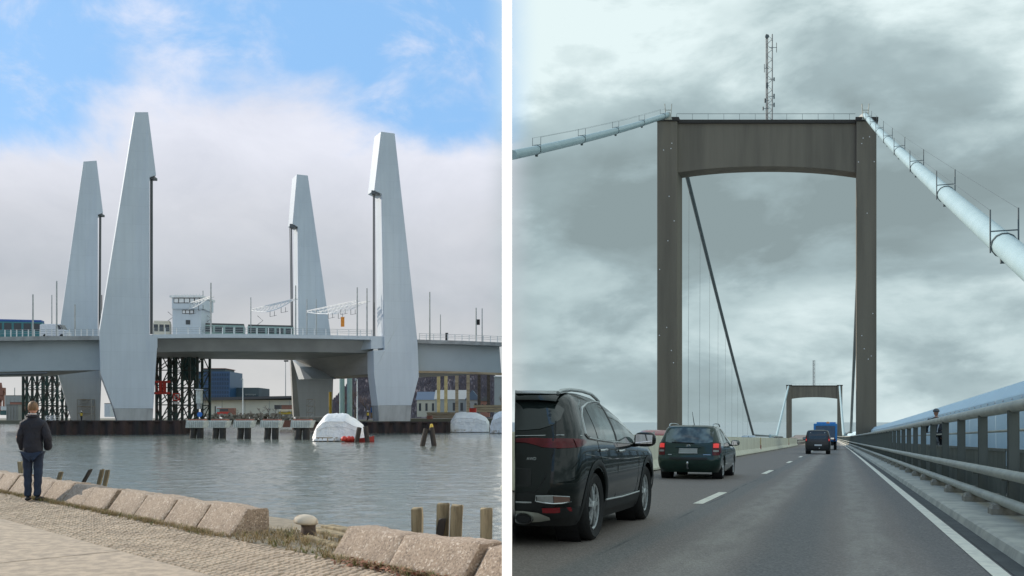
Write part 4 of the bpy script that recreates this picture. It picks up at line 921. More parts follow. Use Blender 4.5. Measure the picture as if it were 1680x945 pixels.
def fbox(n, x0, y0, x1, y1, Y, dep, m, par=None, bev=0):
    p, q = P(x0, y1, Y), P(x1, y0, Y); return MB().box((p.x, Y, p.z), (q.x, Y+dep, q.z)).build(n, m, par, bev=bev)
def building(name, lab, x0, y0, x1, y1, Y, dep, m, cat='building'):
    th = thing(name, lab, cat, P((x0+x1)/2, y1, Y)); fbox('wall', x0, y0, x1, y1, Y, dep, m, th); return th
th = building('office_block', 'tall blue office block behind the cream warehouse', 324, 609.5, 377, 656, 640, 30, 'bluebld')
fbox('plant_storey', 331, 605, 369, 609.5, 644, 22, 'blueroof', th); fbox('roof_edge', 330.5, 604, 369.5, 605, 643, 24, 'brickred', th)
me = None
for i in range(12):
    x = 327+i*4.1
    for j in range(6): fbox('window', x, 612.5+j*7.2, x+2.4, 617+j*7.2, 639.6, .5, 'pane_blue', th)
th = building('studio_building', 'low dark blue-grey building with white sign lettering', 376, 636, 424, 660, 655, 30, 'greybld'); fbox('roof_vent', 386, 633.5, 391, 636, 660, 8, 'roof_dark', th); fbox('side_panel', 400.5, 636.5, 423.5, 648.5, 654.7, .3, 'blueroof', th)
def text(body, px, py, Y, hpx, m, par=None, name='lettering', ext=.05, frame=None):
    cu = bpy.data.curves.new('t', 'FONT'); cu.body = body; cu.size = hpx*Y/1500/.7; cu.extrude = ext; cu.resolution_u = 3
    to = bpy.data.objects.new('t', cu); COL.objects.link(to); me = bpy.data.meshes.new_from_object(to.evaluated_get(bpy.context.evaluated_depsgraph_get()))
    bpy.data.objects.remove(to); me.materials.clear(); me.materials.append(M[m]); me.transform(Matrix.Rotation(math.pi/2, 4, 'X'))
    if px is not None: me.transform(Matrix.Translation(P(px, py, Y)-(ORG[par.name] if par else Vector())))
    return obj(name, me, par)
text('svt', 376.3, 650, 654, 6.2, 'sign_white', th); text('synscope', 402, 648.5, 654, 3.4, 'galv', th)
th = building('warehouse', 'long low cream warehouse on the far shore', 330, 656, 480, 684, 500, 40, 'cream_wall', 'warehouse')
p, q = P(328, 657, 498), P(482, 653, 498); MB().prism([(p.x, 497, P(0, 657.3, 498).z), (q.x, 497, P(0, 653.3, 498).z), (q.x, 497, P(0, 649.5, 498).z), (p.x, 497, P(0, 652.5, 498).z)], (0, 46, 0)).build('roof', 'roof_dark', th)
for x in (336, 364, 401.5, 441.5, 475): fbox('wall_joint', x, 657, x+.7, 684, 499.9, .3, 'housegrey', th)
fbox('doorway', 353, 667, 363, 682, 499.8, .3, 'white_paint', th); fbox('door_post', 352.4, 666.5, 353.8, 682, 499.6, .3, 'dark', th)
th = thing('red_coach', 'red coach parked in front of the cream warehouse', 'coach', P(370, 680, 470)); fbox('body', 355.5, 669.5, 384.5, 680.5, 470, 3, 'brickred', th, .1); fbox('side_skirt', 356, 676, 376, 680.3, 469.9, .2, 'red_paint', th); fbox('window', 361, 670.8, 374, 674.5, 469.9, .2, 'glass_far', th); fbox('front', 355, 671, 360, 676, 469.85, .2, 'tram_green', th)
def lamp(lab, px, y0, y1, Y, heads=2, m='white_paint'):
    th = thing('lamp_mast', lab, 'lamp mast', P(px, y1, Y)); MB().tube([P(px, y1, Y), P(px, y0, Y)], [.28, .16], 6).build('mast', m, th)
    for s_ in ((-1, 1) if heads > 1 else (-1,)): a = P(px, y0, Y); MB().box((a.x+s_*.2-.6, Y-.5, a.z-.5), (a.x+s_*.9+.6, Y+.5, a.z+.3)).build('lamp_head', 'roof_dark' if m != 'white_paint' else 'galv', th)
lamp('white lamp mast in front of the cream warehouse', 398.5, 621.5, 680, 440, 1); lamp('tall thin floodlight mast left of the third pylon', 468.5, 592, 655, 520, 2, 'galv'); lamp('thin lamp mast behind the right cross beam', 586, 622, 690, 330, 1)

# hill and trees
hl = MB(); rows = []
hp = [(540, 668), (556, 652), (570, 634), (585, 622), (602, 613), (630, 606), (665, 603), (700, 603), (750, 606), (790, 612), (815, 624), (829, 668)]
for j, (yy, sc) in enumerate(((560, 0.0), (600, .45), (660, .8), (740, 1.0), (830, .8), (900, 0))):
    row = []
    for i in range(67):
        px = 540+i*290/66; 
        for (xa, ya), (xb, yb) in zip(hp, hp[1:]):
            if xa <= px <= xb: py = ya+(yb-ya)*(px-xa)/(xb-xa); break
        z = P(0, py, 740).z*sc; nz = noise.noise(Vector((px*.11, j*1.7, 0)))*1.8+noise.noise(Vector((px*.4, j*3.7, 4)))*1.0
        row.append(Vector(((px-840)/F*yy, yy, max(.2, z+(nz if 0 < j < 5 else 0)))))
    rows.append(row)
hl.grid(rows); hill = tag(hl.build('wooded_hill', 'hill'), kind='structure')
r = random.Random(12); wd = MB()
for i in range(5200):
    a = r.random(); j = r.uniform(0, 2.98); fi = int(j); ft = j-fi; k = int(a*65); ka = a*65-k
    p = rows[fi][k].lerp(rows[fi][k+1], ka).lerp(rows[fi+1][k].lerp(rows[fi+1][k+1], ka), ft); h_ = r.uniform(2.0, 4.6); n = len(wd.v); b_ = r.uniform(.35, 1.1)
    if p.x > -.0065*p.y: continue
    for q in range(3):
        u = Vector((r.uniform(-1, 1)*b_, r.uniform(-.5, .5)*b_, 0)); n = len(wd.v); wd.v += [p+u*.2, p+u+Vector((-.25, 0, h_*.7)), p+u*.6+Vector((0, 0, h_)), p+u+Vector((.3, 0, h_*.6))]; wd.f.append((n, n+1, n+2, n+3))
tag(wd.build('bare_woodland', 'hill', normals=False), 'dark leafless woodland covering the hill behind the bridge', 'woodland', kind='stuff')

def bare_tree(lab, px, py, Y, H, seed, spread=.5, depth=5, name='bare_tree', cat='tree'):
    r = random.Random(seed); b = P(px, py, Y); th = thing(name, lab, cat, b, 'leafless trees and shrubs on the far shore'); tr = MB(); tw = MB()
    def grow(p, d, L, rad, lv):
        q = p+d*L; mid = p.lerp(q, .5)+Vector((r.uniform(-1, 1), r.uniform(-1, 1), r.uniform(-.3, .6)))*L*.08
        (tr if lv > 2 else tw).tube([p, mid, q], [rad, rad*.82, rad*.62], 5 if lv > 2 else 3, cap=False)
        if lv == 0: return
        for i in range(3 if lv > 1 else 4):
            nd = (d+Vector((r.uniform(-1, 1), r.uniform(-1, 1), r.uniform(-.35, .55)))*spread*1.5).normalized()
            grow(p.lerp(q, r.uniform(.55, 1.0)) if i else q, nd, L*r.uniform(.58, .8), rad*.58, lv-1)
    grow(b, Vector((r.uniform(-.1, .1), 0, 1)), H*.3, H*.022, depth)
    tr.build('trunk', 'bark', th, normals=False); c = tw.build('crown', 'twig', th, normals=False); c['kind'] = 'stuff'
bare_tree('leafless tree with spreading crown left of the right pylon', 584, 690, 300, 13.5, 4, .62)
bare_tree('smaller leafless tree behind the wrapped boat', 566, 690, 330, 11, 5, .55); bare_tree('leafless tree close to the right pylon foot', 602, 690, 340, 12.5, 6, .6)
for i, (px, h_, lab) in enumerate(((389, 4.2, 'right of the red coach'), (428, 5.5, 'left of the brick-red pallets'), (440, 7.0, 'beside the timber stacks'), (452, 5.0, 'nearest the third pylon'), (412, 3.4, 'low one right of the white lamp mast'))): bare_tree('leafless brown shrub '+lab, px, 683, 448, h_*1.15, 20+i, .8, 4, 'bare_shrub', 'shrub')
bare_tree('leafless tree beside the white block at the right edge', 823, 684, 262, 8, 41, .6)

# houses behind the right pylon
def house(lab, x0, x1, yb, ye, yr, Y, dep, wall, roof, gable=False, wins=3):
    th = thing('house', lab, 'house', P((x0+x1)/2, yb, Y)); p = P(x0, yb, Y); q = P(x1, ye, Y); zr = P(0, yr, Y).z
    MB().box((p.x, Y, p.z), (q.x, Y+dep, q.z)).build('wall', wall, th)
    e = .5
    if gable: mb = MB(); mx = (p.x+q.x)/2; mb.prism([(p.x-e, Y-e, q.z), (q.x+e, Y-e, q.z), (mx, Y-e, zr)], (0, dep+2*e, 0))
    else: mb = MB(); mb.prism([(p.x-e, Y-e, q.z), (p.x-e, Y+dep/2, zr), (p.x-e, Y+dep+e, q.z)], (q.x-p.x+2*e, 0, 0))
    mb.build('roof', roof, th)
    for i in range(wins):
        w0 = p.x+(q.x-p.x)*(i+.3)/wins; w1 = p.x+(q.x-p.x)*(i+.65)/wins; MB().box((w0, Y-.08, p.z+(q.z-p.z)*.35), (w1, Y+.05, p.z+(q.z-p.z)*.8)).build('window', 'glass_far', th)
house('dark blue-roofed long house just right of the right pylon', 684, 716, 684, 656, 642, 420, 14, 'housecream', 'houseblue', wins=3)
house('grey house with broad pale roof behind the yellow columns', 714, 764, 684, 655, 639, 400, 16, 'housegrey', 'housegrey', wins=4)
house('grey gabled house behind the wrapped boat', 764, 786, 684, 656, 640, 390, 14, 'housegrey', 'houseblue', True, 2)
house('small brick-red house at the right', 788, 803, 684, 658, 650, 380, 12, 'brickred', 'roof_dark', True, 2)
th = building('white_block', 'tall pale block at the right edge of the river view', 811, 618, 829.3, 690, 350, 8, 'housegrey'); fbox('roof_slab', 810.3, 617, 829.3, 618.4, 349.6, 8.5, 'white_paint', th)
# yellow columns of the old viaduct
for i, (px, m) in enumerate(((719.5, 'yellow_paint'), (731.5, 'yellow_paint'), (749.5, 'timber'), (768, 'bark'), (786, 'timber'), (801.5, 'bark'))):
    Y = 250; mb = MB(); a, b = P(px, 677, Y), P(px, 612, Y); w_ = .42
    mb.box((a.x-w_, Y-w_, a.z), (a.x+w_, Y+w_, b.z)); o = mb.build('viaduct_column', 'column_yellow' if i < 2 else 'timber' if i < 4 else 'bark', org=a, bev=.05)
    tag(o, 'tall slender column under the right approach, %s of six from the right pylon' % ORD[i], 'column', 'columns under the right approach')
for i, (px, w_) in enumerate(((561, 5), (573.5, 5))):
    a, b = P(px, 686, 262), P(px, 618, 262); o = MB().tube([a, b], .75, 10).build('green_column', 'tram_green', org=a, smooth=50); tag(o, '%s pale green column seen under the right cross beam' % ('left' if i == 0 else 'right'), 'column')
tb = thing('timber_stack', 'long stack of sawn timber on the right bank', 'timber stack', P(720, 684, 205))
for i in range(4): fbox('plank', 700+i*.8, 676.5+i*2.4, 752-i, 678.6+i*2.4, 205+i*.1, 3, 'timber', tb)
tb = thing('timber_stack', 'pale timber stack behind the right wrapped boats', 'timber stack', P(800, 676, 225))
for i in range(3): fbox('plank', 777+i, 664.5+i*4, 829, 668+i*4, 225+i*.1, 4, 'timber', tb)
fb = MB(); p = P(686, 690, 240); tag(MB().prism([XY(640, 236), XY(829, 236), XY(829, 300), XY(640, 300)], (0, 0, 1.2)).build('right_bank', 'far_land'), kind='structure')
# containers and clutter on the building site
for lab, x0, y0, x1, y1, Y, d, m in (('rusty orange container left of the third pylon', 462, 665, 478, 672, 300, 5, 'brickred'), ('dark container stacked by the bare shrubs', 450, 665, 460, 671, 305, 5, 'roof_dark'), ('yellow stacked formwork by the third pylon', 456, 676, 481, 680, 250, 4, 'yellow_paint'), ('white panel stack by the third pylon', 458, 672, 480, 675.5, 252, 4, 'sign_white'), ('blue painted hut beside the right pylon', 608, 668, 618, 677, 215, 3, 'sign_blue'), ('sand coloured heap cover beside the right pylon', 608, 677.5, 619, 686, 214, 3, 'timber'),
  ('pink tarpaulin bundle behind the right wrapped boat', 770, 670, 781, 677, 210, 3, 'red_paint'), ('red pallet on the right cofferdam', 700, 682, 709, 688, 190, 2, 'brickred'), ('red and white barrier near the third pylon', 459, 690, 482, 701, 236, 1, 'brickred'), ('dark machine on the left cofferdam', 10, 664, 30, 690, 216, 3, 'pier_dark'), ('white container far left on the shore', 1, 667, 12, 673, 460, 8, 'white_paint'), ('grey shed far left on the shore', 8, 649, 34, 680, 520, 20, 'housegrey'), ('brick-red store far left on the shore', 16, 660, 36, 680, 470, 10, 'brickred'), ('green container far left on the shore', 0, 674, 14, 681, 455, 6, 'green_panel'), ('white site cabin between the left pylons', 171, 662, 181, 684, 300, 8, 'van_white')):
    n = lab.split()
    nm = 'site_clutter'
    for w_ in ('container', 'formwork', 'panel', 'hut', 'heap', 'tarpaulin', 'pallet', 'barrier', 'machine', 'shed', 'store', 'cabin'):
        if w_ in n: nm = w_ if w_ not in ('heap', 'machine') else w_
    th = thing(nm, lab, {'heap': 'heap', 'machine': 'machine'}.get(nm, nm), P((x0+x1)/2, y1, Y)); fbox('body', x0, y0, x1, y1, Y, d, m, th, .12)
    k = Y/1500; 
    for i in range(4): xx = x0+(x1-x0)*(i+.15)/4; fbox('rib', xx, y0+(y1-y0)*.12, xx+(x1-x0)*.06, y1-(y1-y0)*.1, Y-.12, .12, m, th)
    fbox('lid', x0-.15, y0-.5, x1+.15, y0-.02, Y-.15, d+.3, 'roof_dark' if nm in ('hut', 'shed', 'cabin', 'store') else m, th)
# scaffold stairs with a worker on the left cofferdam
def scaffold(lab, x0, x1, y0, y1, Y, m='galv'):
    th = thing('scaffold', lab, 'scaffold', P((x0+x1)/2, y1, Y))
    for x in (x0, x1): 
        for yy in (Y, Y+1.6): a, b = P(x, y1, Y), P(x, y0, Y); MB().bar((a.x, yy, a.z), (a.x, yy, b.z), .14).build('standard', m, th)
    n = 3
    for i in range(n+1):
        z = P(0, y1+(y0-y1)*i/n, Y).z; MB().box((P(x0, 0, Y).x, Y, z-.06), (P(x1, 0, Y).x, Y+1.6, z)).build('platform', 'timber' if m == 'galv' else m, th)
        if i < n: z2 = P(0, y1+(y0-y1)*(i+1)/n, Y).z; MB().bar((P(x0, 0, Y).x, Y, z), (P(x1, 0, Y).x, Y, z2), .1).build('brace', m, th)
scaffold('scaffold stair against the shorter far-left pylon foot', 127, 150, 655, 690, 200); scaffold('scaffold stair against the third pylon foot', 503, 514, 655, 688, 205)
scaffold('low scaffold by the fender dolphins left of the third pylon', 457, 478, 674, 690, 215); scaffold('white cage scaffold beside the person on the left cofferdam', 76, 91, 682, 691, 168, 'white_paint')
o = MB().tube([P(542, 686, 205), P(542, 643, 205)], .32, 8).build('striped_column', 'yellow_paint', org=P(542, 686, 205)); tag(o, 'thin yellow pipe standing behind the left wrapped boat', 'pipe')
for i, (px, Y, lab) in enumerate(((133.5, 172, 'on the left cofferdam'), (603.5, 180, 'on the right cofferdam'))):
    b = P(px, 690 if i == 0 else 689, Y); th = thing('person', 'worker in yellow vest standing '+lab, 'person', b)
    MB().tube([b+Vector((0, 0, .0)), b+Vector((0, 0, .5)), b+Vector((0, 0, .9)), b+Vector((0, 0, 1.1)), b+Vector((0, 0, 1.42)), b+Vector((0, 0, 1.5)), b+Vector((0, 0, 1.58)), b+Vector((0, 0, 1.7)), b+Vector((0, 0, 1.8))], [.12, .14, .19, .2, .25, .09, .11, .13, .05], 8).build('body', 'navy', th, smooth=60)
    MB().tube([b+Vector((0, 0, .88)), b+Vector((0, 0, 1.1)), b+Vector((0, 0, 1.43))], [.215, .225, .262], 8).build('vest', 'yellow_paint', th, smooth=60); MB().lathe([(.15, 1.66), (.16, 1.72), (.1, 1.84), (.001, 1.87)], 8, org=b).build('helmet', 'white_paint', th)
# harbour crane at the far left edge
th = thing('harbour_crane', 'purple-red harbour crane at the far left edge', 'crane', P(3, 680, 700)); 
for a, b in (((1, 680), (1, 640)), ((6, 680), (6, 640)), ((1, 660), (6, 645)), ((-6, 626), (3, 640)), ((3, 640), (1, 628)), ((-4, 650), (8, 642))): MB().bar(P(*a, 700), P(*b, 700), 1.1).build('crane_member', 'brickred', th)
fbox('cab', -2, 636, 5, 648, 699, 4, 'brickred', th)
lk = thing('light_mast', 'thin mast on the far-left shore', 'mast', P(24, 652, 560)); MB().tube([P(24, 652, 560), P(24, 636, 560)], .25, 5).build('mast_pole', 'galv', lk)
# ============================================================ QUAY DETAILS
b = P(506, 0, 11.0); bx, by = b.x, b.y
th = thing('mooring_bollard', 'white-topped mushroom mooring bollard in the gap between the edge stones', 'bollard', (bx, by, 0))
MB().lathe([(.13, -.1), (.10, .02), (.085, .12), (.09, .19)], 20, org=(bx, by, 0)).build('stem', 'bollard_rust', th, smooth=50)
mb = MB(); prof = [(.115, .185), (.16, .165), (.19, .175), (.198, .20), (.18, .235), (.13, .265), (.06, .277), (.001, .28)]
mb.lathe(prof, 24, org=(bx, by, 0)); 
for v_ in mb.v: v_.x = bx-.03+(v_.x-bx)*.72; v_.y = by+(v_.y-by)*.72; v_.x = v_.x+(v_.y-by)*.1; v_.z += -(v_.x-bx)*.10
mb.build('mushroom_head', 'bollard_white', th, smooth=60)
# timber beams lying along the gap
for i, (s0, s1, k, z, w_, h_, lab) in enumerate(((-.15, 1.95, 1.25, .0, .20, .12, 'weathered timber beam at the water edge beside the bollard'), (-.1, 1.8, .95, .0, .18, .10, 'grey timber beam lying in front of the bollard'), (.55, 1.75, .42, .02, .12, .07, 'thin pale broken plank lying in the gap'))):
    mb = MB(); a, b = qp(s0, k+.05*i, z), qp(s1, k-.04, z-.03); mb.bar(a, b, w_, h_); o = mb.build('timber_beam', 'old_wood' if i else 'old_wood', org=(a+b)/2, bev=.015); tag(o, lab, 'timber beam')
def qpost(px, ytop, k, w_, lab, lean=0, d=.10, wet=False):
    s = qs(px, k); base = qp(s, k); Y = base.y; zt_ = CAMZ-(ytop-HY)/F*Y; hw = w_*Y/1500/2; r = random.Random(int(px*7)); mb = MB()
    rows = []
    for z in (WATER-.3, -.3, 0, zt_*.6, zt_-.015, zt_):
        ox = lean*(z+.2); q = .004; e = .9 if z == zt_ else 1.0
        rows.append([Vector((base.x+ox+sx*hw*e+r.uniform(-q, q), base.y+sy*d*e+r.uniform(-q, q), z+(r.uniform(-.012, .012) if z == zt_ else 0))) for sx, sy in ((-1, -1), (0, -1.06), (1, -1), (1, 1), (-1, 1))])
    mb.grid(rows, True); mb.poly(rows[-1]); o = mb.build('mooring_post', 'old_wood' if not wet else 'old_wood_wet', org=Vector((base.x, base.y, 0)), bev=0); tag(o, lab, 'timber post', 'timber posts along the quay edge')
qpost(684.5, 833, 1.9, 17, 'square timber post, leftmost of the four right of the bollard')
qpost(725, 825, 1.9, 20, 'tallest timber post, second of the four behind the granite stones', .03); qpost(747, 828, 1.95, 19, 'timber post third of the four, touching the tallest one', .04); qpost(797, 833, 1.9, 19, 'timber post rightmost of the four, nearest the white wall', .015)
qpost(716.5, 851, 1.75, 12, 'short pointed dark stump leaning on the tallest timber post', .16, .06, True)
qpost(38, 757, 2.2, 6, 'thin timber post behind the standing person, leaning left', -.12); qpost(93, 774, 2.0, 6, 'short leaning stump right of the standing person', .3, .04); qpost(131, 770, 2.2, 4, 'thin dark leaning pole right of the standing person', .55, .05, True)
qpost(159, 770, 2.0, 5.5, 'left one of the close pair of leaning timber posts', .22, .035); qpost(169, 771, 2.05, 6, 'right one of the close pair of leaning timber posts', .20, .035)
# dry grass along the foot of the stones, dead leaves at the right
r = random.Random(21); ga = MB(); gg = MB(); gl = MB()
def tuft(mb, c, n, h, sp):
    for i in range(n):
        a = r.uniform(0, 6.28); ln = h*r.uniform(.4, 1.1); d = Vector((math.cos(a), math.sin(a), 0)); p = c+d*r.uniform(0, sp*.5); w_ = Vector((-d.y, d.x, 0))*.0035
        q1 = p+d*ln*.35+Vector((0, 0, ln*.6)); q2 = p+d*ln*r.uniform(.6, 1.2)+Vector((0, 0, ln*r.uniform(.35, .95))); m = len(mb.v); mb.v += [p-w_, p+w_, q1+w_*.8, q1-w_*.8, q2]; mb.f += [(m, m+1, m+2, m+3), (m+3, m+2, m+4)]
s = -14.0
while s < 4.3:
    dens = .35+.65*max(0, noise.noise(Vector((s*1.3, 3, 0)))+.35)
    if -.4 < s < 1.7: dens = 1.1
    for j in range(int(14*dens)):
        c = qp(s+r.uniform(0, .12), -.03-abs(r.gauss(0, .07)) if not -.4 < s < 1.7 else r.uniform(-.1, .75))
        if c.x < -.15: tuft(ga if r.random() < .86 else gg, c, 5, .085 if not -.3 < s < .9 else .14, .05)
    s += .1
for i in range(420):
    s = r.uniform(2.3, 4.3); c = qp(s, -.02-abs(r.gauss(0, .12)), r.uniform(.0, .05))
    if c.x > -.15: continue
    a = r.uniform(0, 6.28); d = Vector((math.cos(a), math.sin(a), r.uniform(-.2, .9)))*r.uniform(.015, .04); e = Vector((-math.sin(a), math.cos(a), r.uniform(-.3, .5)))*r.uniform(.01, .022); m = len(gl.v); gl.v += [c-d, c+e, c+d, c-e]; gl.f.append((m, m+1, m+2, m+3))
tag(ga.build('dry_grass', 'dry_grass', normals=False), 'dry yellow grass along the foot of the granite stones', 'grass', kind='stuff'); tag(gg.build('green_weeds', 'green_grass', normals=False), 'sparse green weeds in the cobble joints', 'weeds', kind='stuff'); tag(gl.build('dead_leaves', 'dead_leaf', normals=False), 'red-brown dead leaves drifted against the right stones', 'leaves', kind='stuff')

# ============================================================ PEOPLE
def skin(name, chains, m, parent, sub=2, root=0):
    """chains: list of lists of (x,y,z,rx,ry); chains share a vertex when a point equals an earlier one"""
    vs, es, rad, key = [], [], [], {}
    for ch in chains:
        prev = None
        for (x, y, z, rx, ry) in ch:
            k = (round(x, 4), round(y, 4), round(z, 4))
            if k not in key: key[k] = len(vs); vs.append((x, y, z)); rad.append((rx, ry))
            i = key[k]
            if prev is not None and prev != i: es.append((prev, i))
            prev = i
    me = bpy.data.meshes.new(name); me.from_pydata(vs, es, []); o = bpy.data.objects.new(name, me); COL.objects.link(o)
    o.modifiers.new('s', 'SKIN').use_smooth_shade = True
    for i, sv in enumerate(me.skin_vertices[0].data): sv.radius = rad[i]; sv.use_root = (i == root)
    ss = o.modifiers.new('u', 'SUBSURF'); ss.levels = sub; ss.render_levels = sub
    me2 = bpy.data.meshes.new_from_object(o.evaluated_get(bpy.context.evaluated_depsgraph_get())); bpy.data.objects.remove(o); bpy.data.meshes.remove(me)
    me2.name = name; me2.materials.clear(); me2.materials.append(M[m]); o = obj(name, me2, parent); return o
def ellip(name, c, r3, m, parent, nu=16, nv=10, f=None):
    mb = MB(); rows = []
    for i in range(nv+1):
        a = math.pi*i/nv; row = []
        for j in range(nu):
            b_ = 2*math.pi*j/nu; p = Vector((math.sin(a)*math.cos(b_), math.sin(a)*math.sin(b_), math.cos(a)))
            if f: p = f(p)
            row.append(Vector((c[0]+p.x*r3[0], c[1]+p.y*r3[1], c[2]+p.z*r3[2])))
        rows.append(row)
    mb.grid(rows, True); return mb.build(name, m, parent, smooth=80)
def hand(parent, c, d, side_, m='skin'):
    """small hand: palm and five bent fingers"""
    ch = [[(c[0], c[1], c[2], .03, .02), (c[0]+d[0]*.05, c[1]+d[1]*.05, c[2]+d[2]*.05, .036, .018), (c[0]+d[0]*.085, c[1]+d[1]*.085, c[2]+d[2]*.085, .034, .016)]]
    k = ch[0][-1]
    for i, ln_ in enumerate((.062, .072, .068, .052)):
        o_ = (i-1.5)*.019; ch.append([k, (k[0]+o_*side_[0]+d[0]*.012, k[1]+o_*side_[1]+d[1]*.012, k[2]+o_*side_[2]+d[2]*.012, .0105, .0095), (k[0]+o_*side_[0]+d[0]*ln_*.6, k[1]+o_*side_[1]+d[1]*ln_*.6+.006, k[2]+o_*side_[2]+d[2]*ln_*.6, .009, .0085), (k[0]+o_*side_[0]+d[0]*ln_, k[1]+o_*side_[1]+d[1]*ln_+.02, k[2]+o_*side_[2]+d[2]*ln_, .008, .0075)])
    p = ch[0][1]; ch.append([p, (p[0]+side_[0]*.045+d[0]*.01, p[1]+side_[1]*.045+d[1]*.01, p[2]+side_[2]*.045+d[2]*.01, .012, .011), (p[0]+side_[0]*.058+d[0]*.045, p[1]+side_[1]*.058+d[1]*.045, p[2]+side_[2]*.058+d[2]*.045, .0095, .009)])
    return skin('hand', ch, m, parent, 1)
# man on the quay, back to the camera, hands in the jacket pockets. local axes: x right, y away
pw = 1.45*1500/(822-HY); pb = Vector(((54-840)/F*pw, pw, 0))
pr = thing('person', 'person in dark navy jacket and blue jeans standing at the quay edge, seen from behind', 'person', pb, rot=Matrix.Rotation(math.radians(14), 4, 'Z'))
H = .965
def sc(ch): return [[(x*H, y*H, z*H, a*H, b_*H) for x, y, z, a, b_ in c] for c in ch]
body = [[(0, 0, .96, .14, .11), (0, 0, 1.12, .12, .09), (0, .01, 1.32, .12, .08), (0, 0, 1.44, .075, .06), (0, .0, 1.53, .052, .052), (0, .012, 1.60, .06, .06)],
        [(0, 0, .96, .14, .11), (-.085, 0, .90, .08, .085), (-.085, .02, .50, .052, .055), (-.08, 0, .09, .04, .042), (-.085, .13, .03, .036, .03)],
        [(0, 0, .96, .14, .11), (.085, 0, .90, .08, .085), (.08, .02, .50, .052, .055), (.07, 0, .09, .04, .042), (.10, .13, .03, .036, .03)],
        [(0, 0, 1.44, .075, .06), (-.17, 0, 1.40, .042, .042), (-.235, -.04, 1.15, .036, .036), (-.20, .10, .97, .03, .03)],
        [(0, 0, 1.44, .075, .06), (.17, 0, 1.40, .042, .042), (.235, -.04, 1.15, .036, .036), (.20, .10, .97, .03, .03)]]
skin('body', sc(body), 'skin', pr)
ellip('head', (0, .025*H, 1.675*H), (.076*H, .095*H, .118*H), 'skin', pr, f=lambda p: Vector((p.x*(1-.18*max(0, -p.z)), p.y+.10*max(0, -p.z), p.z)))
for sx in (-1, 1): ellip('ear', (sx*.078*H, .02*H, 1.665*H), (.012, .020, .032), 'skin', pr, 8, 6)
ellip('nose', (0, .122*H, 1.655*H), (.012, .02, .022), 'skin', pr, 8, 6)
ellip('hair', (0, .012*H, 1.70*H), (.084*H, .099*H, .104*H), 'hair', pr, 20, 12, f=lambda p: Vector((p.x*(1+.03*noise.noise(p*7)), p.y if p.y < .3 or p.z > .25 else .3+(p.y-.3)*.2, p.z if p.z > -.75 else -.75)))
jk = [[(0, 0, .80, .19, .14), (0, 0, .92, .18, .135), (0, 0, 1.08, .175, .13), (0, .005, 1.27, .185, .13), (0, 0, 1.40, .165, .115), (0, 0, 1.48, .12, .105), (0, 0, 1.555, .092, .09)],
      [(0, 0, 1.40, .165, .115), (-.155, 0, 1.37, .08, .08), (-.205, -.03, 1.16, .066, .074), (-.195, .06, .99, .06, .064), (-.20, .11, .91, .066, .07)],
      [(0, 0, 1.40, .165, .115), (.17, 0, 1.37, .085, .085), (.245, -.03, 1.16, .075, .082), (.235, .06, .99, .07, .075), (.215, .11, .91, .066, .07)]]
jo = skin('jacket', sc(jk), 'navy', pr, 3)
for v_ in jo.data.vertices:
    q = v_.co; n_ = noise.noise(Vector((q.x*7, q.y*5, q.z*9)))*.012+noise.noise(Vector((q.x*16, q.y*9, q.z*22)))*.005
    v_.co += Vector((q.x, q.y, 0)).normalized()*n_
MB().tube([(math.cos(a)*.082*H, math.sin(a)*.082*H-.005, (1.535+.012*math.sin(a))*H) for a in [i*math.pi/8 for i in range(16)]], .026*H, 8, closed=True).build('collar', 'navy', pr, smooth=60)
MB().tube([(math.cos(a)*.070*H, math.sin(a)*.074*H-.012, 1.568*H) for a in [math.pi+.3+i*(math.pi-.6)/8 for i in range(9)]], .012*H, 6).build('collar_lining', 'collar_grey', pr, smooth=60)
tr_ = [[(0, 0, .90, .155, .125), (-.088, 0, .82, .095, .10), (-.088, .02, .50, .073, .078), (-.082, 0, .22, .062, .066), (-.08, .0, .07, .063, .068)], [(0, 0, .90, .155, .125), (.088, 0, .82, .095, .10), (.082, .02, .50, .073, .078), (.075, 0, .22, .062, .066), (.07, .0, .07, .063, .068)]]
to_ = skin('trousers', sc(tr_), 'denim', pr, 3)
for v_ in to_.data.vertices: q = v_.co; v_.co += Vector((math.sin(q.z*40+q.x*9), math.cos(q.z*33), 0))*.004*(1.3-q.z)
for x, dx_ in ((-.082, -.02), (.072, .05)):
    skin('shoe', sc([[(x, -.06, .045, .046, .042), (x+dx_*.3, .05, .045, .05, .042), (x+dx_, .17, .032, .044, .03), (x+dx_*1.2, .21, .026, .03, .022)]]), 'shoe', pr)

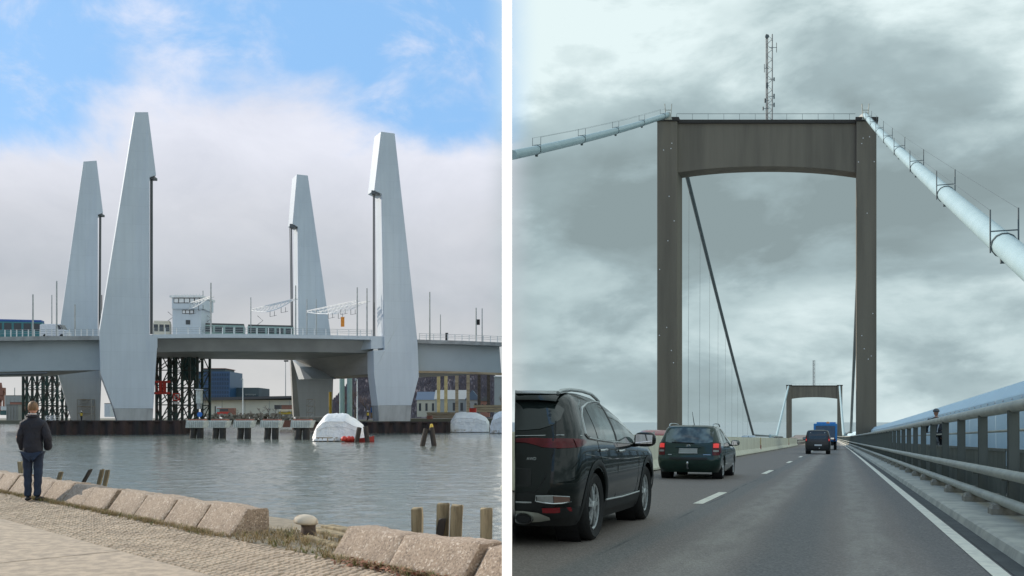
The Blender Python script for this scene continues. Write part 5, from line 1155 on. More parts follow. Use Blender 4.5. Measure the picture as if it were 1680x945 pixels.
# ============================================================ CARS
def lerp_tab(tab, z, i):
    if z <= tab[0][0]: return tab[0][i]
    for a, b in zip(tab, tab[1:]):
        if z <= b[0]: t_ = (z-a[0])/(b[0]-a[0]); return a[i]+(b[i]-a[i])*t_
    return tab[-1][i]
class Car:
    def __init__(s, tab, rr=.28, rf=.35, br=.07, bf=.16, bs=.02):
        s.t = tab; s.rr, s.rf, s.br, s.bf, s.bs = rr, rf, br, bf, bs
        zs = []                                                       # densify with a soft spline
        for i in range(len(tab)-1):
            p0 = tab[max(0, i-1)]; p1 = tab[i]; p2 = tab[i+1]; p3 = tab[min(len(tab)-1, i+2)]
            for k in range(3):
                u = k/3; zs.append(tuple(.5*(2*p1[j]+(p2[j]-p0[j])*u+(2*p0[j]-5*p1[j]+4*p2[j]-p3[j])*u*u+(3*p1[j]-p0[j]-3*p2[j]+p3[j])*u**3) if j else p1[0]+(p2[0]-p1[0])*u for j in range(4)))
        zs.append(tab[-1]); s.t = zs
    def par(s, z): return lerp_tab(s.t, z, 1), lerp_tab(s.t, z, 2), lerp_tab(s.t, z, 3)
    def loop(s, z):
        yr, yf, w_ = s.par(z); rr = min(s.rr, w_*.6); rf = min(s.rf, w_*.6); h_ = []
        for i in range(6): x = i/6*(w_-rr); h_.append((x, yr+s.br*(x/w_)**2))
        c = yr+s.br*((w_-rr)/w_)**2+rr
        for i in range(7): a = -math.pi/2+math.pi/2*i/6; h_.append((w_-rr+rr*math.cos(a), c+rr*math.sin(a)))
        e = yf-s.bf*((w_-rf)/w_)**2-rf
        for i in range(1, 22): t_ = i/22; h_.append((w_+s.bs*(1-(2*t_-1)**2), c+(e-c)*t_))
        for i in range(7): a = math.pi/2*i/6; h_.append((w_-rf+rf*math.cos(a), e+rf*math.sin(a)))
        for i in range(1, 7): x = (w_-rf)*(1-i/6); h_.append((x, yf-s.bf*(x/w_)**2))
        return [Vector((x, y, z)) for x, y in h_]+[Vector((-x, y, z)) for x, y in h_[-2:0:-1]]
    def side(s, y, z):
        yr, yf, w_ = s.par(z); rr = min(s.rr, w_*.6); rf = min(s.rf, w_*.6); c = yr+s.br*((w_-rr)/w_)**2+rr; e = yf-s.bf*((w_-rf)/w_)**2-rf
        if y < c: d = c-y; return w_-rr+math.sqrt(max(0, rr*rr-min(rr, d)**2))
        if y > e: d = y-e; return w_-rf+math.sqrt(max(0, rf*rf-min(rf, d)**2))
        t_ = (y-c)/(e-c); return w_+s.bs*(1-(2*t_-1)**2)
    def rear(s, x, z):
        yr, yf, w_ = s.par(z); rr = min(s.rr, w_*.6); x = abs(x); c = yr+s.br*((w_-rr)/w_)**2
        if x <= w_-rr: return yr+s.br*(x/w_)**2
        return c+rr-math.sqrt(max(0, rr*rr-min(rr, x-(w_-rr))**2))
    def front(s, x, z): yr, yf, w_ = s.par(z); return yf-s.bf*(min(abs(x), w_)/w_)**2
    def shell(s, z0, z1, n, cap=True):
        mb = MB(); rows = [s.loop(z0+(z1-z0)*i/n) for i in range(n+1)]; mb.grid(rows, True)
        if cap: mb.f.append(tuple(range(len(rows[0])-1, -1, -1))); k = len(mb.v)-len(rows[0]); mb.f.append(tuple(range(k, len(mb.v))))
        return mb
    def pside(s, st, off, sgn, m=5):                                    # st: (y, z bottom, z top) stations
        mb = MB(); rows = []
        for y, zb, zt_ in st:
            rows.append([Vector((sgn*(s.side(y+q_, z_)+off), y+q_, z_)) for z_, q_ in ((zb+(zt_-zb)*k/m, 0) for k in range(m+1))])
        return mb.grid(rows)
    def prear(s, st, off, m=5):
        mb = MB(); rows = []
        for x, zb, zt_ in st:
            row = []
            for k in range(m+1):
                z_ = zb+(zt_-zb)*k/m; row.append(Vector((x, s.rear(x, z_)-off, z_)))
            rows.append(row)
        return mb.grid(rows)
    def lside(s, pts, off, sgn, r): return MB().tube([Vector((sgn*(s.side(y, z_)+off), y, z_)) for y, z_ in pts], r, 5)
    def lrear(s, pts, off, r): return MB().tube([Vector((x, s.rear(x, z_)-off, z_)) for x, z_ in pts], r, 5)
def boolean_cut(o, cutters):
    for c in cutters:
        md = o.modifiers.new('b', 'BOOLEAN'); md.object = c; md.operation = 'DIFFERENCE'; md.solver = 'EXACT'
    bpy.context.view_layer.update()
    me = bpy.data.meshes.new_from_object(o.evaluated_get(bpy.context.evaluated_depsgraph_get())); o.modifiers.clear(); old = o.data; o.data = me
    me.polygons.foreach_set('use_smooth', [True]*len(me.polygons)); me.set_sharp_from_angle(angle=math.radians(38)); bpy.data.meshes.remove(old)
def wheel(parent, x, y, R, wd, sgn, style, lugs=5):
    mb = MB(); w2 = wd/2; rim = R*.69
    mb.lathe([(rim, -w2*.82), (R*.90, -w2*1.0), (R*.975, -w2*.82), (R, -w2*.45), (R, w2*.45), (R*.975, w2*.82), (R*.90, w2*1.0), (rim, w2*.82), (rim*.9, 0), (rim, -w2*.82)], 40, 'X', (x, y, R)); t_ = mb.build('wheel', 'black_rubber', parent, smooth=40)
    ox = x+sgn*w2*.55
    MB().lathe([(rim*.98, w2*.3*sgn), (rim*.93, -.02*sgn), (.001, -.03*sgn)], 32, 'X', (ox, y, R)).build('rim_barrel', 'alloy_dark', t_, smooth=40)
    mb = MB(); mb.lathe([(rim*.90, .018*sgn), (rim*1.0, .03*sgn), (rim*1.0, .0), (rim*.90, .0), (rim*.90, .018*sgn)], 40, 'X', (ox, y, R))
    def pt(rr_, a, d): return Vector((ox+sgn*d, y+rr_*math.cos(a), R+rr_*math.sin(a)))
    for k in range(lugs):
        a = 2*math.pi*k/lugs+.3
        if style == 'fork':
            for da in (-.21, .21):
                ws = .019; c0, c1 = pt(.06, a+da*.6, .03), pt(rim*.93, a+da, .018); tg = Vector((0, -math.sin(a+da), math.cos(a+da)))*ws; mb.prism([c0-tg, c0+tg, c1+tg*.75, c1-tg*.75], (-sgn*.025, 0, 0))
            mb.prism([pt(rim*.55, a-.19, .022), pt(rim*.55, a+.19, .022), pt(rim*.68, a+.15, .02), pt(rim*.68, a-.15, .02)], (-sgn*.02, 0, 0))
        else:
            c0, c1 = pt(.05, a, .02), pt(rim*.93, a, .02); tg = Vector((0, -math.sin(a), math.cos(a)))*.045; mb.prism([c0-tg, c0+tg, c1+tg*.8, c1-tg*.8], (-sgn*.025, 0, 0))
    mb.lathe([(.001, .045*sgn), (.05, .04*sgn), (.065, .02*sgn), (.065, 0)], 16, 'X', (ox, y, R)); mb.build('rim', 'alloy', t_, smooth=35); return t_
def bisect_world(th, x):
    """the wall stands here: drop whatever would lie inside or beyond it"""
    bpy.context.view_layer.update()
    for o in [c for c in th.children_recursive if c.type == 'MESH']:
        mw = o.matrix_world; bm = bmesh.new(); bm.from_mesh(o.data); bm.transform(mw)
        if all(v_.co.x < x for v_ in bm.verts): bm.free(); bpy.data.objects.remove(o); continue
        if any(v_.co.x < x for v_ in bm.verts):
            ge = bmesh.ops.bisect_plane(bm, geom=bm.verts[:]+bm.edges[:]+bm.faces[:], plane_co=(x, 0, 0), plane_no=(1, 0, 0), clear_inner=True)
            ed = [e for e in ge['geom_cut'] if isinstance(e, bmesh.types.BMEdge)]
            try: bmesh.ops.contextual_create(bm, geom=ed)
            except Exception: pass
            bm.transform(mw.inverted()); me = o.data.copy(); bm.to_mesh(me); o.data = me
        bm.free()
def place(name, lab, cat, u, v, group=None, yawd=0, w=0):
    p = RC(u, v, w); th = thing(name, lab, cat, p, group, MR, Matrix.Rotation(math.radians(yawd), 4, 'Z')); return th
def car_base(th, C, z0, zs, zt_, paint, R, ya, yb, wx, wd, arch, style, clad=True, lugs=5):
    body = C.shell(zs, zt_, 40).build('body', paint, th, smooth=38)
    parts = [body]
    if clad: parts.append(C.shell(z0, zs-.002, 8).build('lower_cladding', 'plastic', th, smooth=38))
    cut = []
    for y in (ya, yb):
        for sgn in (-1, 1):
            c = MB().lathe([(arch, 0), (arch, .8)], 36, 'X', (sgn*.56 if sgn > 0 else -1.36, y, R*.97), cap=True).build('cutter', 'dark', th); cut.append(c)
    for o in parts: boolean_cut(o, cut)
    for c in cut: bpy.data.objects.remove(c)
    for y in (ya, yb):
        for sgn in (-1, 1):
            wheel(th, sgn*wx, y, R, wd, sgn, style, lugs)
            MB().lathe([(arch+.01, 0), (arch+.01, .26), (.05, .26*0)], 24, 'X', (sgn*.57 if sgn > 0 else -.57-.26, y, R*.97)).build('wheel_arch_liner', 'dark', th)
            if clad:
                pts = [(y+math.cos(a)*(arch+.02), R*.97+math.sin(a)*(arch+.02)) for a in [-.25+i*(math.pi+.5)/16 for i in range(17)]]; pts = [q for q in pts if q[1] > z0+.03]
                rows = [[Vector((sgn*(C.side(yy, zz)+.004), yy, zz)), Vector((sgn*(C.side(yy, zz)+.018), yy+(yy-y)*.05, zz+(zz-R)*.05)), Vector((sgn*(C.side(yy+(yy-y)*.16, zz+(zz-R)*.16)+.006), yy+(yy-y)*.16, zz+(zz-R)*.16))] for yy, zz in pts]
                MB().grid(rows).build('arch_trim', 'plastic', th, smooth=50)
    return body
def mirror(th, C, y, z, paint, sgn, big=1.0):
    x = sgn*(C.side(y, z)+.14); ellip('wing_mirror', (x, y, z+.06), (.125*big, .075*big, .085*big), paint, th, 16, 10, f=lambda p: Vector((math.copysign(abs(p.x)**.7, p.x), math.copysign(abs(p.y)**.7, p.y), math.copysign(abs(p.z)**.7, p.z))))
    MB().prism([(x-.095*big, y-.074*big, z-.0), (x+.095*big, y-.074*big, z+.005), (x+.10*big, y-.074*big, z+.115), (x-.09*big, y-.074*big, z+.125)], (0, -.012, 0)).build('mirror_glass', 'mirror', th)
    MB().bar((sgn*(C.side(y, z-.02)-.03), y+.05, z-.02), (x, y+.03, z+.02), .05).build('mirror_arm', 'plastic', th)
def handle(th, C, y, z, sgn, m='chrome'):
    MB().tube([Vector((sgn*(C.side(yy, zz)+o_), yy, zz)) for yy, zz, o_ in ((y-.10, z, .0), (y-.08, z, .03), (y, z+.006, .038), (y+.08, z+.004, .03), (y+.10, z, .0))], .016, 6).build('door_handle', m, th, smooth=60)

# ---- black SUV in the left lane, cut by the white wall
SUV = Car([(.20, .20, 4.42, .82), (.30, .10, 4.50, .87), (.45, .03, 4.56, .905), (.62, .0, 4.58, .925), (.78, .015, 4.55, .93), (.90, .05, 4.46, .928), (1.00, .09, 4.20, .92), (1.06, .11, 3.85, .91), (1.12, .155, 3.50, .895), (1.22, .235, 3.24, .86), (1.35, .345, 2.90, .80), (1.46, .445, 2.55, .745), (1.53, .52, 2.26, .70), (1.575, .59, 2.0, .645), (1.61, .72, 1.72, .55), (1.63, 1.0, 1.40, .30)], rr=.30, rf=.42)
su = place('suv', 'large glossy black SUV on the road, cut off by the white wall', 'SUV', -3.40, 8.62)
car_base(su, SUV, .20, .40, 1.628, 'car_black', .365, .98, 3.72, .80, .25, .425, 'fork')
for sg_ in (1,):
    tl = [(.62, 1.10, 1.13), (.74, 1.095, 1.28), (.9, 1.085, 1.375)]
    SUV.pside([(.66, 1.135, 1.20), (.78, 1.11, 1.335), (.92, 1.10, 1.40), (1.02, 1.095, 1.43)], .004, sg_).build('quarter_glass', 'car_glass', su, smooth=60)
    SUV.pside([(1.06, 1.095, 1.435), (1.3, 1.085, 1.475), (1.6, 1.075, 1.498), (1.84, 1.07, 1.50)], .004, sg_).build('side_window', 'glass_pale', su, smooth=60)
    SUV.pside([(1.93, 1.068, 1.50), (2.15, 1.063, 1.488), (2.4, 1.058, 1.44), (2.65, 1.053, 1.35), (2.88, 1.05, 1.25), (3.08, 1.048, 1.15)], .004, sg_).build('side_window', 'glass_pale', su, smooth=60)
    ring = [(.62, 1.14), (.76, 1.345), (.92, 1.43), (1.2, 1.488), (1.55, 1.518), (1.9, 1.52), (2.2, 1.50), (2.45, 1.44), (2.7, 1.352), (2.95, 1.245)]
    SUV.lside(ring, .006, sg_, .013).build('window_trim', 'chrome', su, smooth=60)
    SUV.lside([(.62, 1.14), (.70, 1.10), (1.0, 1.082), (1.6, 1.06), (2.4, 1.045), (3.05, 1.035)], .006, sg_, .012).build('window_trim', 'chrome', su, smooth=60)
    SUV.pside([(1.845, 1.06, 1.51), (1.92, 1.06, 1.51)], .007, sg_).build('door_pillar', 'plastic', su)
    for pts in ([(1.02, 1.08), (1.06, .95), (1.22, .80), (1.36, .62), (1.42, .42)], [(1.89, 1.05), (1.90, .75), (1.86, .42)], [(3.06, 1.03), (3.10, .8), (3.06, .55), (2.98, .42)]): SUV.lside(pts, -.001, sg_, .006).build('door_seam', 'dark', su)
    handle(su, SUV, 1.20, .965, sg_); handle(su, SUV, 2.06, .95, sg_)
    mirror(su, SUV, 2.88, 1.03, 'car_black', sg_, 1.12)
    MB().tube([Vector((.66+o_, y, z_)) for y, z_, o_ in ((.60, 1.575, -.06), (.70, 1.605, -.05), (1.0, 1.63, -.05), (1.5, 1.638, -.05), (1.95, 1.625, -.06), (2.2, 1.59, -.07), (2.32, 1.55, -.06))], .020, 8).build('roof_rail', 'silver', su, smooth=60)
    SUV.pside([(1.35, .285, .40), (2.2, .285, .40), (3.2, .285, .40)], .014, sg_).build('sill_trim', 'plastic', su); SUV.lside([(1.40, .41), (2.2, .40), (3.2, .41)], .014, sg_, .010).build('sill_strip', 'silver', su, smooth=60)
    SUV.lside([(.50, .93), (1.0, .90), (1.6, .865), (2.4, .85), (3.2, .86)], -.006, sg_, .010).build('shoulder_crease', 'car_black', su, smooth=60)
    # rear corner
    SUV.prear([(.10, 1.055, 1.085), (.40, 1.05, 1.095), (.50, 1.03, 1.10), (.58, 1.005, 1.095), (.75, .995, 1.095), (.84, 1.0, 1.095), (.895, 1.005, 1.093)], .010).build('tail_lamp', 'lamp_red', su, smooth=60)
    SUV.pside([(.29, 1.005, 1.093), (.36, 1.012, 1.09), (.46, 1.03, 1.088), (.56, 1.05, 1.08)], .010, sg_).build('tail_lamp_wrap', 'lamp_red', su, smooth=60)
    SUV.lrear([(.0, 1.112), (.4, 1.117), (.75, 1.127), (.9, 1.122)], .012, .006).build('lamp_trim', 'chrome', su)
    SUV.prear([(-.62, 1.20, 1.46), (-.3, 1.17, 1.485), (0, 1.165, 1.49), (.35, 1.175, 1.485), (.52, 1.19, 1.47), (.64, 1.23, 1.44), (.70, 1.29, 1.40)], .007).build('rear_window', 'car_glass', su, smooth=60)
    SUV.prear([(-.55, 1.495, 1.56), (0, 1.50, 1.575), (.45, 1.495, 1.57), (.62, 1.48, 1.55)], .10, 2).build('roof_spoiler', 'car_black', su, smooth=60)
    MB().grid([[Vector((x, SUV.rear(x, 1.56)-.11, 1.565)), Vector((x, SUV.rear(x, 1.58)+.25, 1.615))] for x in (-.55, 0, .45, .62)]).build('spoiler_top', 'car_black', su, smooth=60)
    MB().grid([[Vector((x, SUV.rear(x, 1.5)-.10, 1.497)), Vector((x, SUV.rear(x, 1.50)+.02, 1.485))] for x in (-.55, 0, .45, .62)]).build('spoiler_underside', 'dark', su, smooth=60)
    SUV.lrear([(.66, 1.27), (.70, 1.10), (.70, .95), (.64, .70), (.55, .56), (.3, .53), (0, .53)], .001, .007).build('hatch_seam', 'dark', su)
    SUV.prear([(.0, .60, .80), (.3, .60, .80), (.50, .62, .79)], .003).build('plate_recess', 'plastic', su, smooth=60)
    SUV.prear([(.0, .36, .545), (.4, .36, .545), (.7, .37, .54), (.86, .38, .52)], .006).build('bumper_insert', 'plastic', su, smooth=60)
    SUV.prear([(.56, .465, .515), (.64, .455, .518), (.72, .45, .518)], .016).build('reversing_lamp', 'lamp_clear', su, smooth=60); SUV.prear([(.725, .45, .518), (.80, .453, .515), (.86, .465, .508)], .016).build('indicator_lamp', 'lamp_amber', su, smooth=60)
    SUV.lrear([(.55, .462), (.64, .449), (.72, .443), (.80, .447), (.87, .462), (.86, .514), (.72, .524), (.55, .52), (.545, .465)], .018, .007).build('lamp_bezel', 'chrome', su)
    SUV.prear([(.60, .345, .395), (.72, .345, .40), (.86, .36, .405)], .014).build('rear_reflector', 'reflector', su, smooth=60)
    SUV.lrear([(0, .455), (.3, .453), (.5, .45)], .012, .008).build('bumper_strip', 'chrome', su)
    SUV.prear([(0, .235, .36), (.4, .235, .36), (.55, .25, .345), (.66, .27, .30)], .016).build('skid_plate', 'rail_steel', su, smooth=60)
    q = Vector((.40, SUV.rear(.4, .29)-.03, .285)); mb = MB()
    for (sx, sz, y0_, y1_) in ((1, 1, 0, .15),):
        rows = [[Vector((q.x+math.cos(a)*rx, q.y+dy_, q.z+math.sin(a)*rz)) for a in [i*math.pi/12 for i in range(24)]] for rx, rz, dy_ in ((.085, .048, .15), (.102, .062, -.02), (.096, .056, -.035), (.084, .044, -.02), (.078, .040, .1))]; mb.grid(rows, True)
    mb.build('exhaust_tip', 'chrome', su, smooth=50); MB().poly([Vector((q.x+math.cos(a)*.08, q.y-.018, q.z+math.sin(a)*.041)) for a in [i*math.pi/10 for i in range(20)]]).build('exhaust_bore', 'dark', su)
t_ = text('AWD', None, None, 1500, .042*.7, 'chrome', su, 'badge', .004); t_.location = (.44, SUV.rear(.45, .90)-.010, .875)
bisect_world(su, 0.035)

# ---- dark green estate car
EST = Car([(.18, .16, 4.28, .76), (.28, .06, 4.35, .81), (.42, .0, 4.40, .845), (.56, -.01, 4.39, .852), (.66, .04, 4.34, .852), (.75, .06, 4.28, .85), (.84, .08, 4.10, .845), (.91, .095, 3.60, .835), (.97, .115, 3.28, .82), (1.08, .17, 3.02, .785), (1.22, .255, 2.68, .735), (1.34, .33, 2.38, .69), (1.41, .38, 2.12, .655), (1.45, .44, 1.9, .60), (1.475, .6, 1.65, .50), (1.487, .95, 1.35, .28)], rr=.20, rf=.38, br=.06)
es_ = place('estate_car', 'dark green estate car with lit brake lamps ahead of the SUV', 'car', -3.86, 24.9)
car_base(es_, EST, .18, .19, 1.485, 'car_green', .31, .86, 3.42, .75, .19, .355, 'plain', clad=False, lugs=7)
EST.prear([(-.64, 1.02, 1.30), (-.52, .99, 1.375), (-.25, .975, 1.395), (0, .97, 1.40), (.25, .975, 1.395), (.52, .99, 1.375), (.64, 1.02, 1.30)], .006).build('rear_window', 'glass_pale', es_, smooth=60)
for sg_ in (-1, 1):
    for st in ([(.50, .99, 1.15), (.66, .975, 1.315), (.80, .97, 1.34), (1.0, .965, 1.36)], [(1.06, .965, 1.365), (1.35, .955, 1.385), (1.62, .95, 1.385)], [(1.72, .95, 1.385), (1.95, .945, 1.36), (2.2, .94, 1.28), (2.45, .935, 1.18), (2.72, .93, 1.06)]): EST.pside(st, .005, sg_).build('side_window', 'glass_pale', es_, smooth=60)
    EST.prear([(sg_*.64, .66, .99), (sg_*.72, .655, 1.0), (sg_*.79, .66, 1.0), (sg_*.835, .67, .99)], .010).build('tail_lamp', 'lamp_red', es_, smooth=60)
    EST.prear([(sg_*.66, .86, .97), (sg_*.74, .86, .98), (sg_*.80, .86, .97)], .018).build('brake_lamp', 'brake_lit', es_, smooth=60)
    EST.prear([(sg_*.66, .75, .80), (sg_*.74, .75, .80), (sg_*.80, .75, .80)], .018).build('indicator_lamp', 'lamp_clear', es_, smooth=60)
    EST.pside([(.16, .70, .96), (.24, .72, .95), (.32, .76, .93)], .008, sg_).build('tail_lamp_wrap', 'lamp_red', es_, smooth=60)
    handle(es_, EST, 1.12, .88, sg_, 'car_green'); handle(es_, EST, 1.92, .87, sg_, 'car_green'); mirror(es_, EST, 2.60, .93, 'car_green', sg_)
    for pts in ([(1.03, .95), (1.10, .75), (1.22, .55), (1.26, .28)], [(1.67, .94), (1.67, .3)], [(2.70, .92), (2.74, .6), (2.68, .28)]): EST.lside(pts, -.001, sg_, .006).build('door_seam', 'dark', es_)
    MB().tube([Vector((sg_*(.60+o_), y, z_)) for y, z_, o_ in ((.55, 1.44, 0), (.62, 1.50, .0), (.9, 1.525, .0), (1.6, 1.53, 0), (1.95, 1.51, -.01), (2.05, 1.45, -.01))], .017, 6).build('roof_rail', 'silver', es_, smooth=60)
EST.prear([(-.82, .53, .60), (-.4, .53, .60), (0, .53, .60), (.4, .53, .60), (.82, .53, .60)], .022).build('bumper_strip', 'plastic', es_, smooth=60)
EST.prear([(-.24, .715, .825), (0, .715, .825), (.24, .715, .825)], .016).build('number_plate', 'plate_grey', es_); EST.lrear([(-.25, .71), (.25, .71), (.25, .83), (-.25, .83), (-.25, .71)], .017, .007).build('plate_frame', 'plate_white', es_)
EST.lrear([(-.34, .87), (0, .865), (.34, .87)], .02, .016).build('hatch_grip', 'car_green', es_, smooth=60)
EST.lrear([(-.66, 1.0), (-.655, .62), (.655, .62), (.66, 1.0)], .0, .006).build('hatch_seam', 'dark', es_)
q = Vector((0, EST.rear(0, .91)-.02, .905)); mb = MB()
for rx, rz, dz_ in ((.062, .040, 0), (.022, .038, 0), (.045, .016, .018)): mb.tube([q+Vector((math.cos(a)*rx, 0, math.sin(a)*rz+dz_)) for a in [i*math.pi/10 for i in range(20)]], .0065, 5, closed=True)
mb.build('emblem', 'chrome', es_, smooth=60)
EST.lrear([(.40, .665), (.60, .665)], .008, .012).build('name_badge', 'chrome', es_); EST.lrear([(-.55, .665), (-.45, .665)], .008, .012).build('name_badge', 'silver', es_)
EST.lrear([(-.46, 1.005), (-.10, .99), (.10, .985), (.16, .97)], .02, .012).build('rear_wiper', 'dark', es_)
mb = MB(); mb.tube([(0, .05, .30), (0, -.09, .30), (0, -.10, .40)], .02, 6); mb.build('tow_bar', 'pole_dark', es_); ellip('tow_ball', (0, -.10, .44), (.036, .036, .05), 'chrome', es_, 10, 8)
MB().tube([(.02, 1.0, 1.49), (.0, .75, 1.85)], [.012, .005], 5).build('aerial', 'dark', es_)
for x in (-.33, .33):
    ellip('seat_back', (x, 1.5, 1.05), (.22, .08, .28), 'plastic', es_, 10, 8)
# ---- black van and blue truck further on
VAN = Car([(.24, .10, 3.95, .80), (.36, .02, 4.02, .86), (.6, .0, 4.03, .885), (.85, .005, 3.92, .885), (.98, .015, 3.45, .88), (1.1, .03, 3.2, .87), (1.3, .055, 2.92, .84), (1.5, .085, 2.62, .805), (1.66, .115, 2.35, .76), (1.74, .15, 2.15, .71), (1.79, .24, 1.95, .62), (1.815, .5, 1.6, .4)], rr=.13, rf=.36, br=.03)
vp = RL(1342, 745.5, 2, 0); vn = place('black_van', 'small black van with lit tail lamps driving ahead in the lane', 'van', vp.x-bend(vp.y).x, vp.y-1.5)
car_base(vn, VAN, .24, .25, 1.812, 'van_black', .32, .75, 3.30, .77, .20, .37, 'plain', clad=False)
VAN.prear([(-.62, 1.15, 1.62), (0, 1.13, 1.66), (.62, 1.15, 1.62)], .005).build('rear_window', 'car_glass', vn, smooth=60)
VAN.prear([(-.22, .62, .73), (.30, .62, .73)], .015).build('number_plate', 'plate_white', vn); VAN.lrear([(0, .3), (0, 1.7)], 0, .006).build('door_seam', 'dark', vn)
for sg_ in (-1, 1):
    VAN.prear([(sg_*.76, .92, 1.40), (sg_*.82, .92, 1.38), (sg_*.86, .93, 1.3)], .010).build('tail_lamp', 'lamp_red', vn, smooth=60); VAN.prear([(sg_*.77, 1.0, 1.14), (sg_*.84, 1.0, 1.14)], .02).build('brake_lamp', 'brake_lit', vn)
    mirror(vn, VAN, 2.75, 1.12, 'plastic', sg_, 1.25); VAN.pside([(1.9, 1.1, 1.6), (2.3, 1.08, 1.5), (2.8, 1.06, 1.22)], .005, sg_).build('side_window', 'car_glass', vn, smooth=60)
    ellip('hinge', (sg_*.5, VAN.rear(.5, 1.6)-.01, 1.6), (.04, .02, .04), 'silver', vn, 8, 6)
ellip('tow_ball', (.12, -.04, .44), (.05, .05, .05), 'chrome', vn, 8, 6)
tp = RL(1356, 741, 2, 0); tk = place('blue_truck', 'blue box truck largely hidden in front of the black van', 'truck', RL(1354, 720, 1, 100).x-bend(100).x, 100)
for n_, a, b, m in (('box_body', (-1.15, 0, .9), (1.15, 6.5, 2.72), 'truck_blue'), ('rear_door', (-.95, -.03, 1.0), (.95, .02, 2.5), 'houseblue'), ('chassis', (-.8, .2, .45), (.8, 6.4, .88), 'dark'), ('cab', (-1.1, 6.6, .6), (1.1, 8.3, 2.7), 'truck_blue'), ('roof_fairing', (-1.0, 6.3, 2.8), (1.0, 7.9, 3.0), 'truck_blue')): MB().box(a, b).build(n_, m, tk, bev=.05)
for sg_ in (-1, 1): MB().box((sg_*.9-.12, -.06, .95), (sg_*.9+.12, 0, 1.15)).build('tail_lamp', 'lamp_red', tk); [wheel(tk, sg_*.95, y, .48, .28, sg_, 'plain') for y in (1.4, 7.2)]
ellip('beacon', (.25, .3, 2.8), (.18, .18, .14), 'beacon', tk, 8, 6)
# ---- cars on the other carriageway, seen over the barrier
SAL = Car([(.2, .15, 4.3, .78), (.45, 0, 4.4, .86), (.7, .03, 4.3, .86), (.85, .1, 4.0, .85), (.95, .5, 3.3, .83), (1.1, .8, 2.9, .77), (1.3, 1.15, 2.45, .68), (1.42, 1.4, 2.1, .58), (1.46, 1.6, 1.9, .35)])
def other(lab, px, v, paint):
    p = RL(px, 710, 1, v); th = place('oncoming_car', lab, 'car', p.x-bend(v).x, v, 'cars beyond the concrete barrier'); car_base(th, SAL, .2, .21, 1.455, paint, .31, .8, 3.4, .76, .19, .35, 'plain', clad=False)
    SAL.prear([(-.6, .98, 1.34), (0, .97, 1.38), (.6, .98, 1.34)], .006).build('rear_window', 'glass_pale', th, smooth=60)
    for sg_ in (-1, 1): SAL.pside([(1.0, .97, 1.15), (1.4, .97, 1.36), (1.9, .97, 1.39), (2.3, .97, 1.32), (2.8, .97, 1.12)], .005, sg_).build('side_window', 'glass_pale', th, smooth=60); SAL.prear([(sg_*.5, .7, .84), (sg_*.78, .7, .84)], .01).build('lamp', 'lamp_red', th)
other('red car roof seen over the barrier between SUV and estate car', 1063, 36, 'car_red'); other('pale car roof seen over the barrier just left of the estate car', 1081, 43, 'car_pale')
other('pale car roof over the barrier right of the estate car', 1226, 92, 'car_pale'); other('dark car roof over the barrier before the far tower', 1276, 135, 'car_black')

# ============================================================ CYCLIST on the footpath
CV = 34.0; cp = RL(1539, 700, 1, CV); cu = cp.x; cyc = place('person', 'cyclist in black jacket and helmet riding behind the railing', 'person', cu, CV, w=.38)
bd = [[(0, -.05, .98, .13, .11), (0, .06, 1.15, .14, .10), (0, .20, 1.38, .15, .10), (0, .28, 1.48, .10, .08), (0, .33, 1.56, .055, .055)], [(0, .20, 1.38, .15, .10), (-.20, .28, 1.42, .06, .06), (-.30, .36, 1.15, .046, .046), (-.27, .56, 1.02, .036, .036)], [(0, .20, 1.38, .15, .10), (.20, .28, 1.42, .06, .06), (.30, .36, 1.15, .046, .046), (.27, .56, 1.02, .036, .036)],
      [(0, -.05, .98, .13, .11), (-.10, .0, .95, .085, .085), (-.12, .36, .80, .06, .06), (-.12, .16, .40, .042, .042), (-.12, .26, .34, .035, .03)], [(0, -.05, .98, .13, .11), (.10, .0, .95, .085, .085), (.12, .26, .62, .06, .06), (.12, .12, .24, .042, .042), (.12, .22, .18, .035, .03)]]
skin('body', bd, 'skin', cyc); ellip('head', (0, .36, 1.67), (.075, .09, .115), 'skin', cyc)
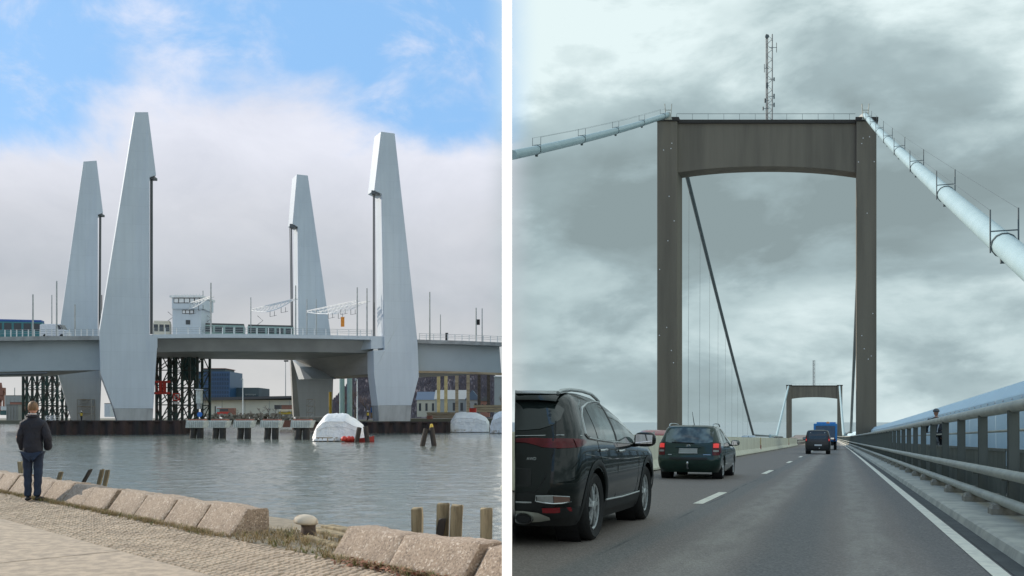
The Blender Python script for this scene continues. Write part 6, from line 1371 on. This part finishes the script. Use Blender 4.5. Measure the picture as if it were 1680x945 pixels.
jc = [[(0, -.06, .98, .165, .135), (0, .06, 1.15, .18, .13), (0, .20, 1.38, .19, .125), (0, .27, 1.48, .12, .095)], [(0, .20, 1.38, .19, .125), (-.215, .28, 1.42, .085, .085), (-.32, .36, 1.15, .068, .068), (-.28, .54, 1.03, .05, .05)], [(0, .20, 1.38, .19, .125), (.215, .28, 1.42, .085, .085), (.32, .36, 1.15, .068, .068), (.28, .54, 1.03, .05, .05)]]
skin('jacket', jc, 'jacket_black', cyc); skin('trousers', [[(0, -.05, .98, .15, .13), (-.10, .0, .95, .10, .10), (-.12, .36, .80, .075, .075), (-.12, .16, .42, .052, .052)], [(0, -.05, .98, .15, .13), (.10, .0, .95, .10, .10), (.12, .26, .62, .075, .075), (.12, .12, .26, .052, .052)]], 'jacket_black', cyc)
ellip('helmet', (0, .345, 1.725), (.105, .13, .10), 'pole_dark', cyc, 18, 10, f=lambda p: Vector((p.x*(1+.06*math.cos(p.x*18)), p.y, max(p.z, -.25))))
MB().tube([(.10, -.01, 1.42), (.0, -.09, 1.12), (-.01, -.11, 1.0)], .018, 6).build('bag_strap', 'collar_grey', cyc)
for sx in (-1, 1): hand(cyc, (sx*.275, .56, 1.02), (0, .9, -.25), (sx*-1, 0, 0))
bk = place('bicycle', 'dark bicycle ridden by the cyclist behind the railing', 'bicycle', cu, CV, w=.38)
for y in (-.42, .62):
    w_ = MB().tube([(0, y+.34*math.cos(a), .35+.34*math.sin(a)) for a in [i*math.pi/14 for i in range(28)]], .018, 6, closed=True).build('wheel', 'black_rubber', bk, smooth=60); mb = MB()
    for i in range(10): a = i*math.pi/10; mb.bar((0, y+.33*math.cos(a), .35+.33*math.sin(a)), (0, y-.33*math.cos(a), .35-.33*math.sin(a)), .004)
    mb.build('spokes', 'galv', w_)
mb = MB(); A, B, C_, D_, E_ = (0, -.42, .35), (0, .02, .32), (0, -.10, .88), (0, .44, .86), (0, .62, .35)
for a, b in ((A, B), (A, C_), (B, C_), (C_, D_), (B, D_), (D_, E_), (D_, (0, .42, 1.0))): mb.tube([a, b], .018, 6)
mb.build('frame', 'pole_dark', bk); MB().tube([(-.30, .55, 1.0), (-.1, .47, 1.02), (.1, .47, 1.02), (.30, .55, 1.0)], .014, 6).build('handlebar', 'dark', bk); ellip('saddle', (0, -.12, .91), (.08, .13, .03), 'dark', bk, 10, 6)
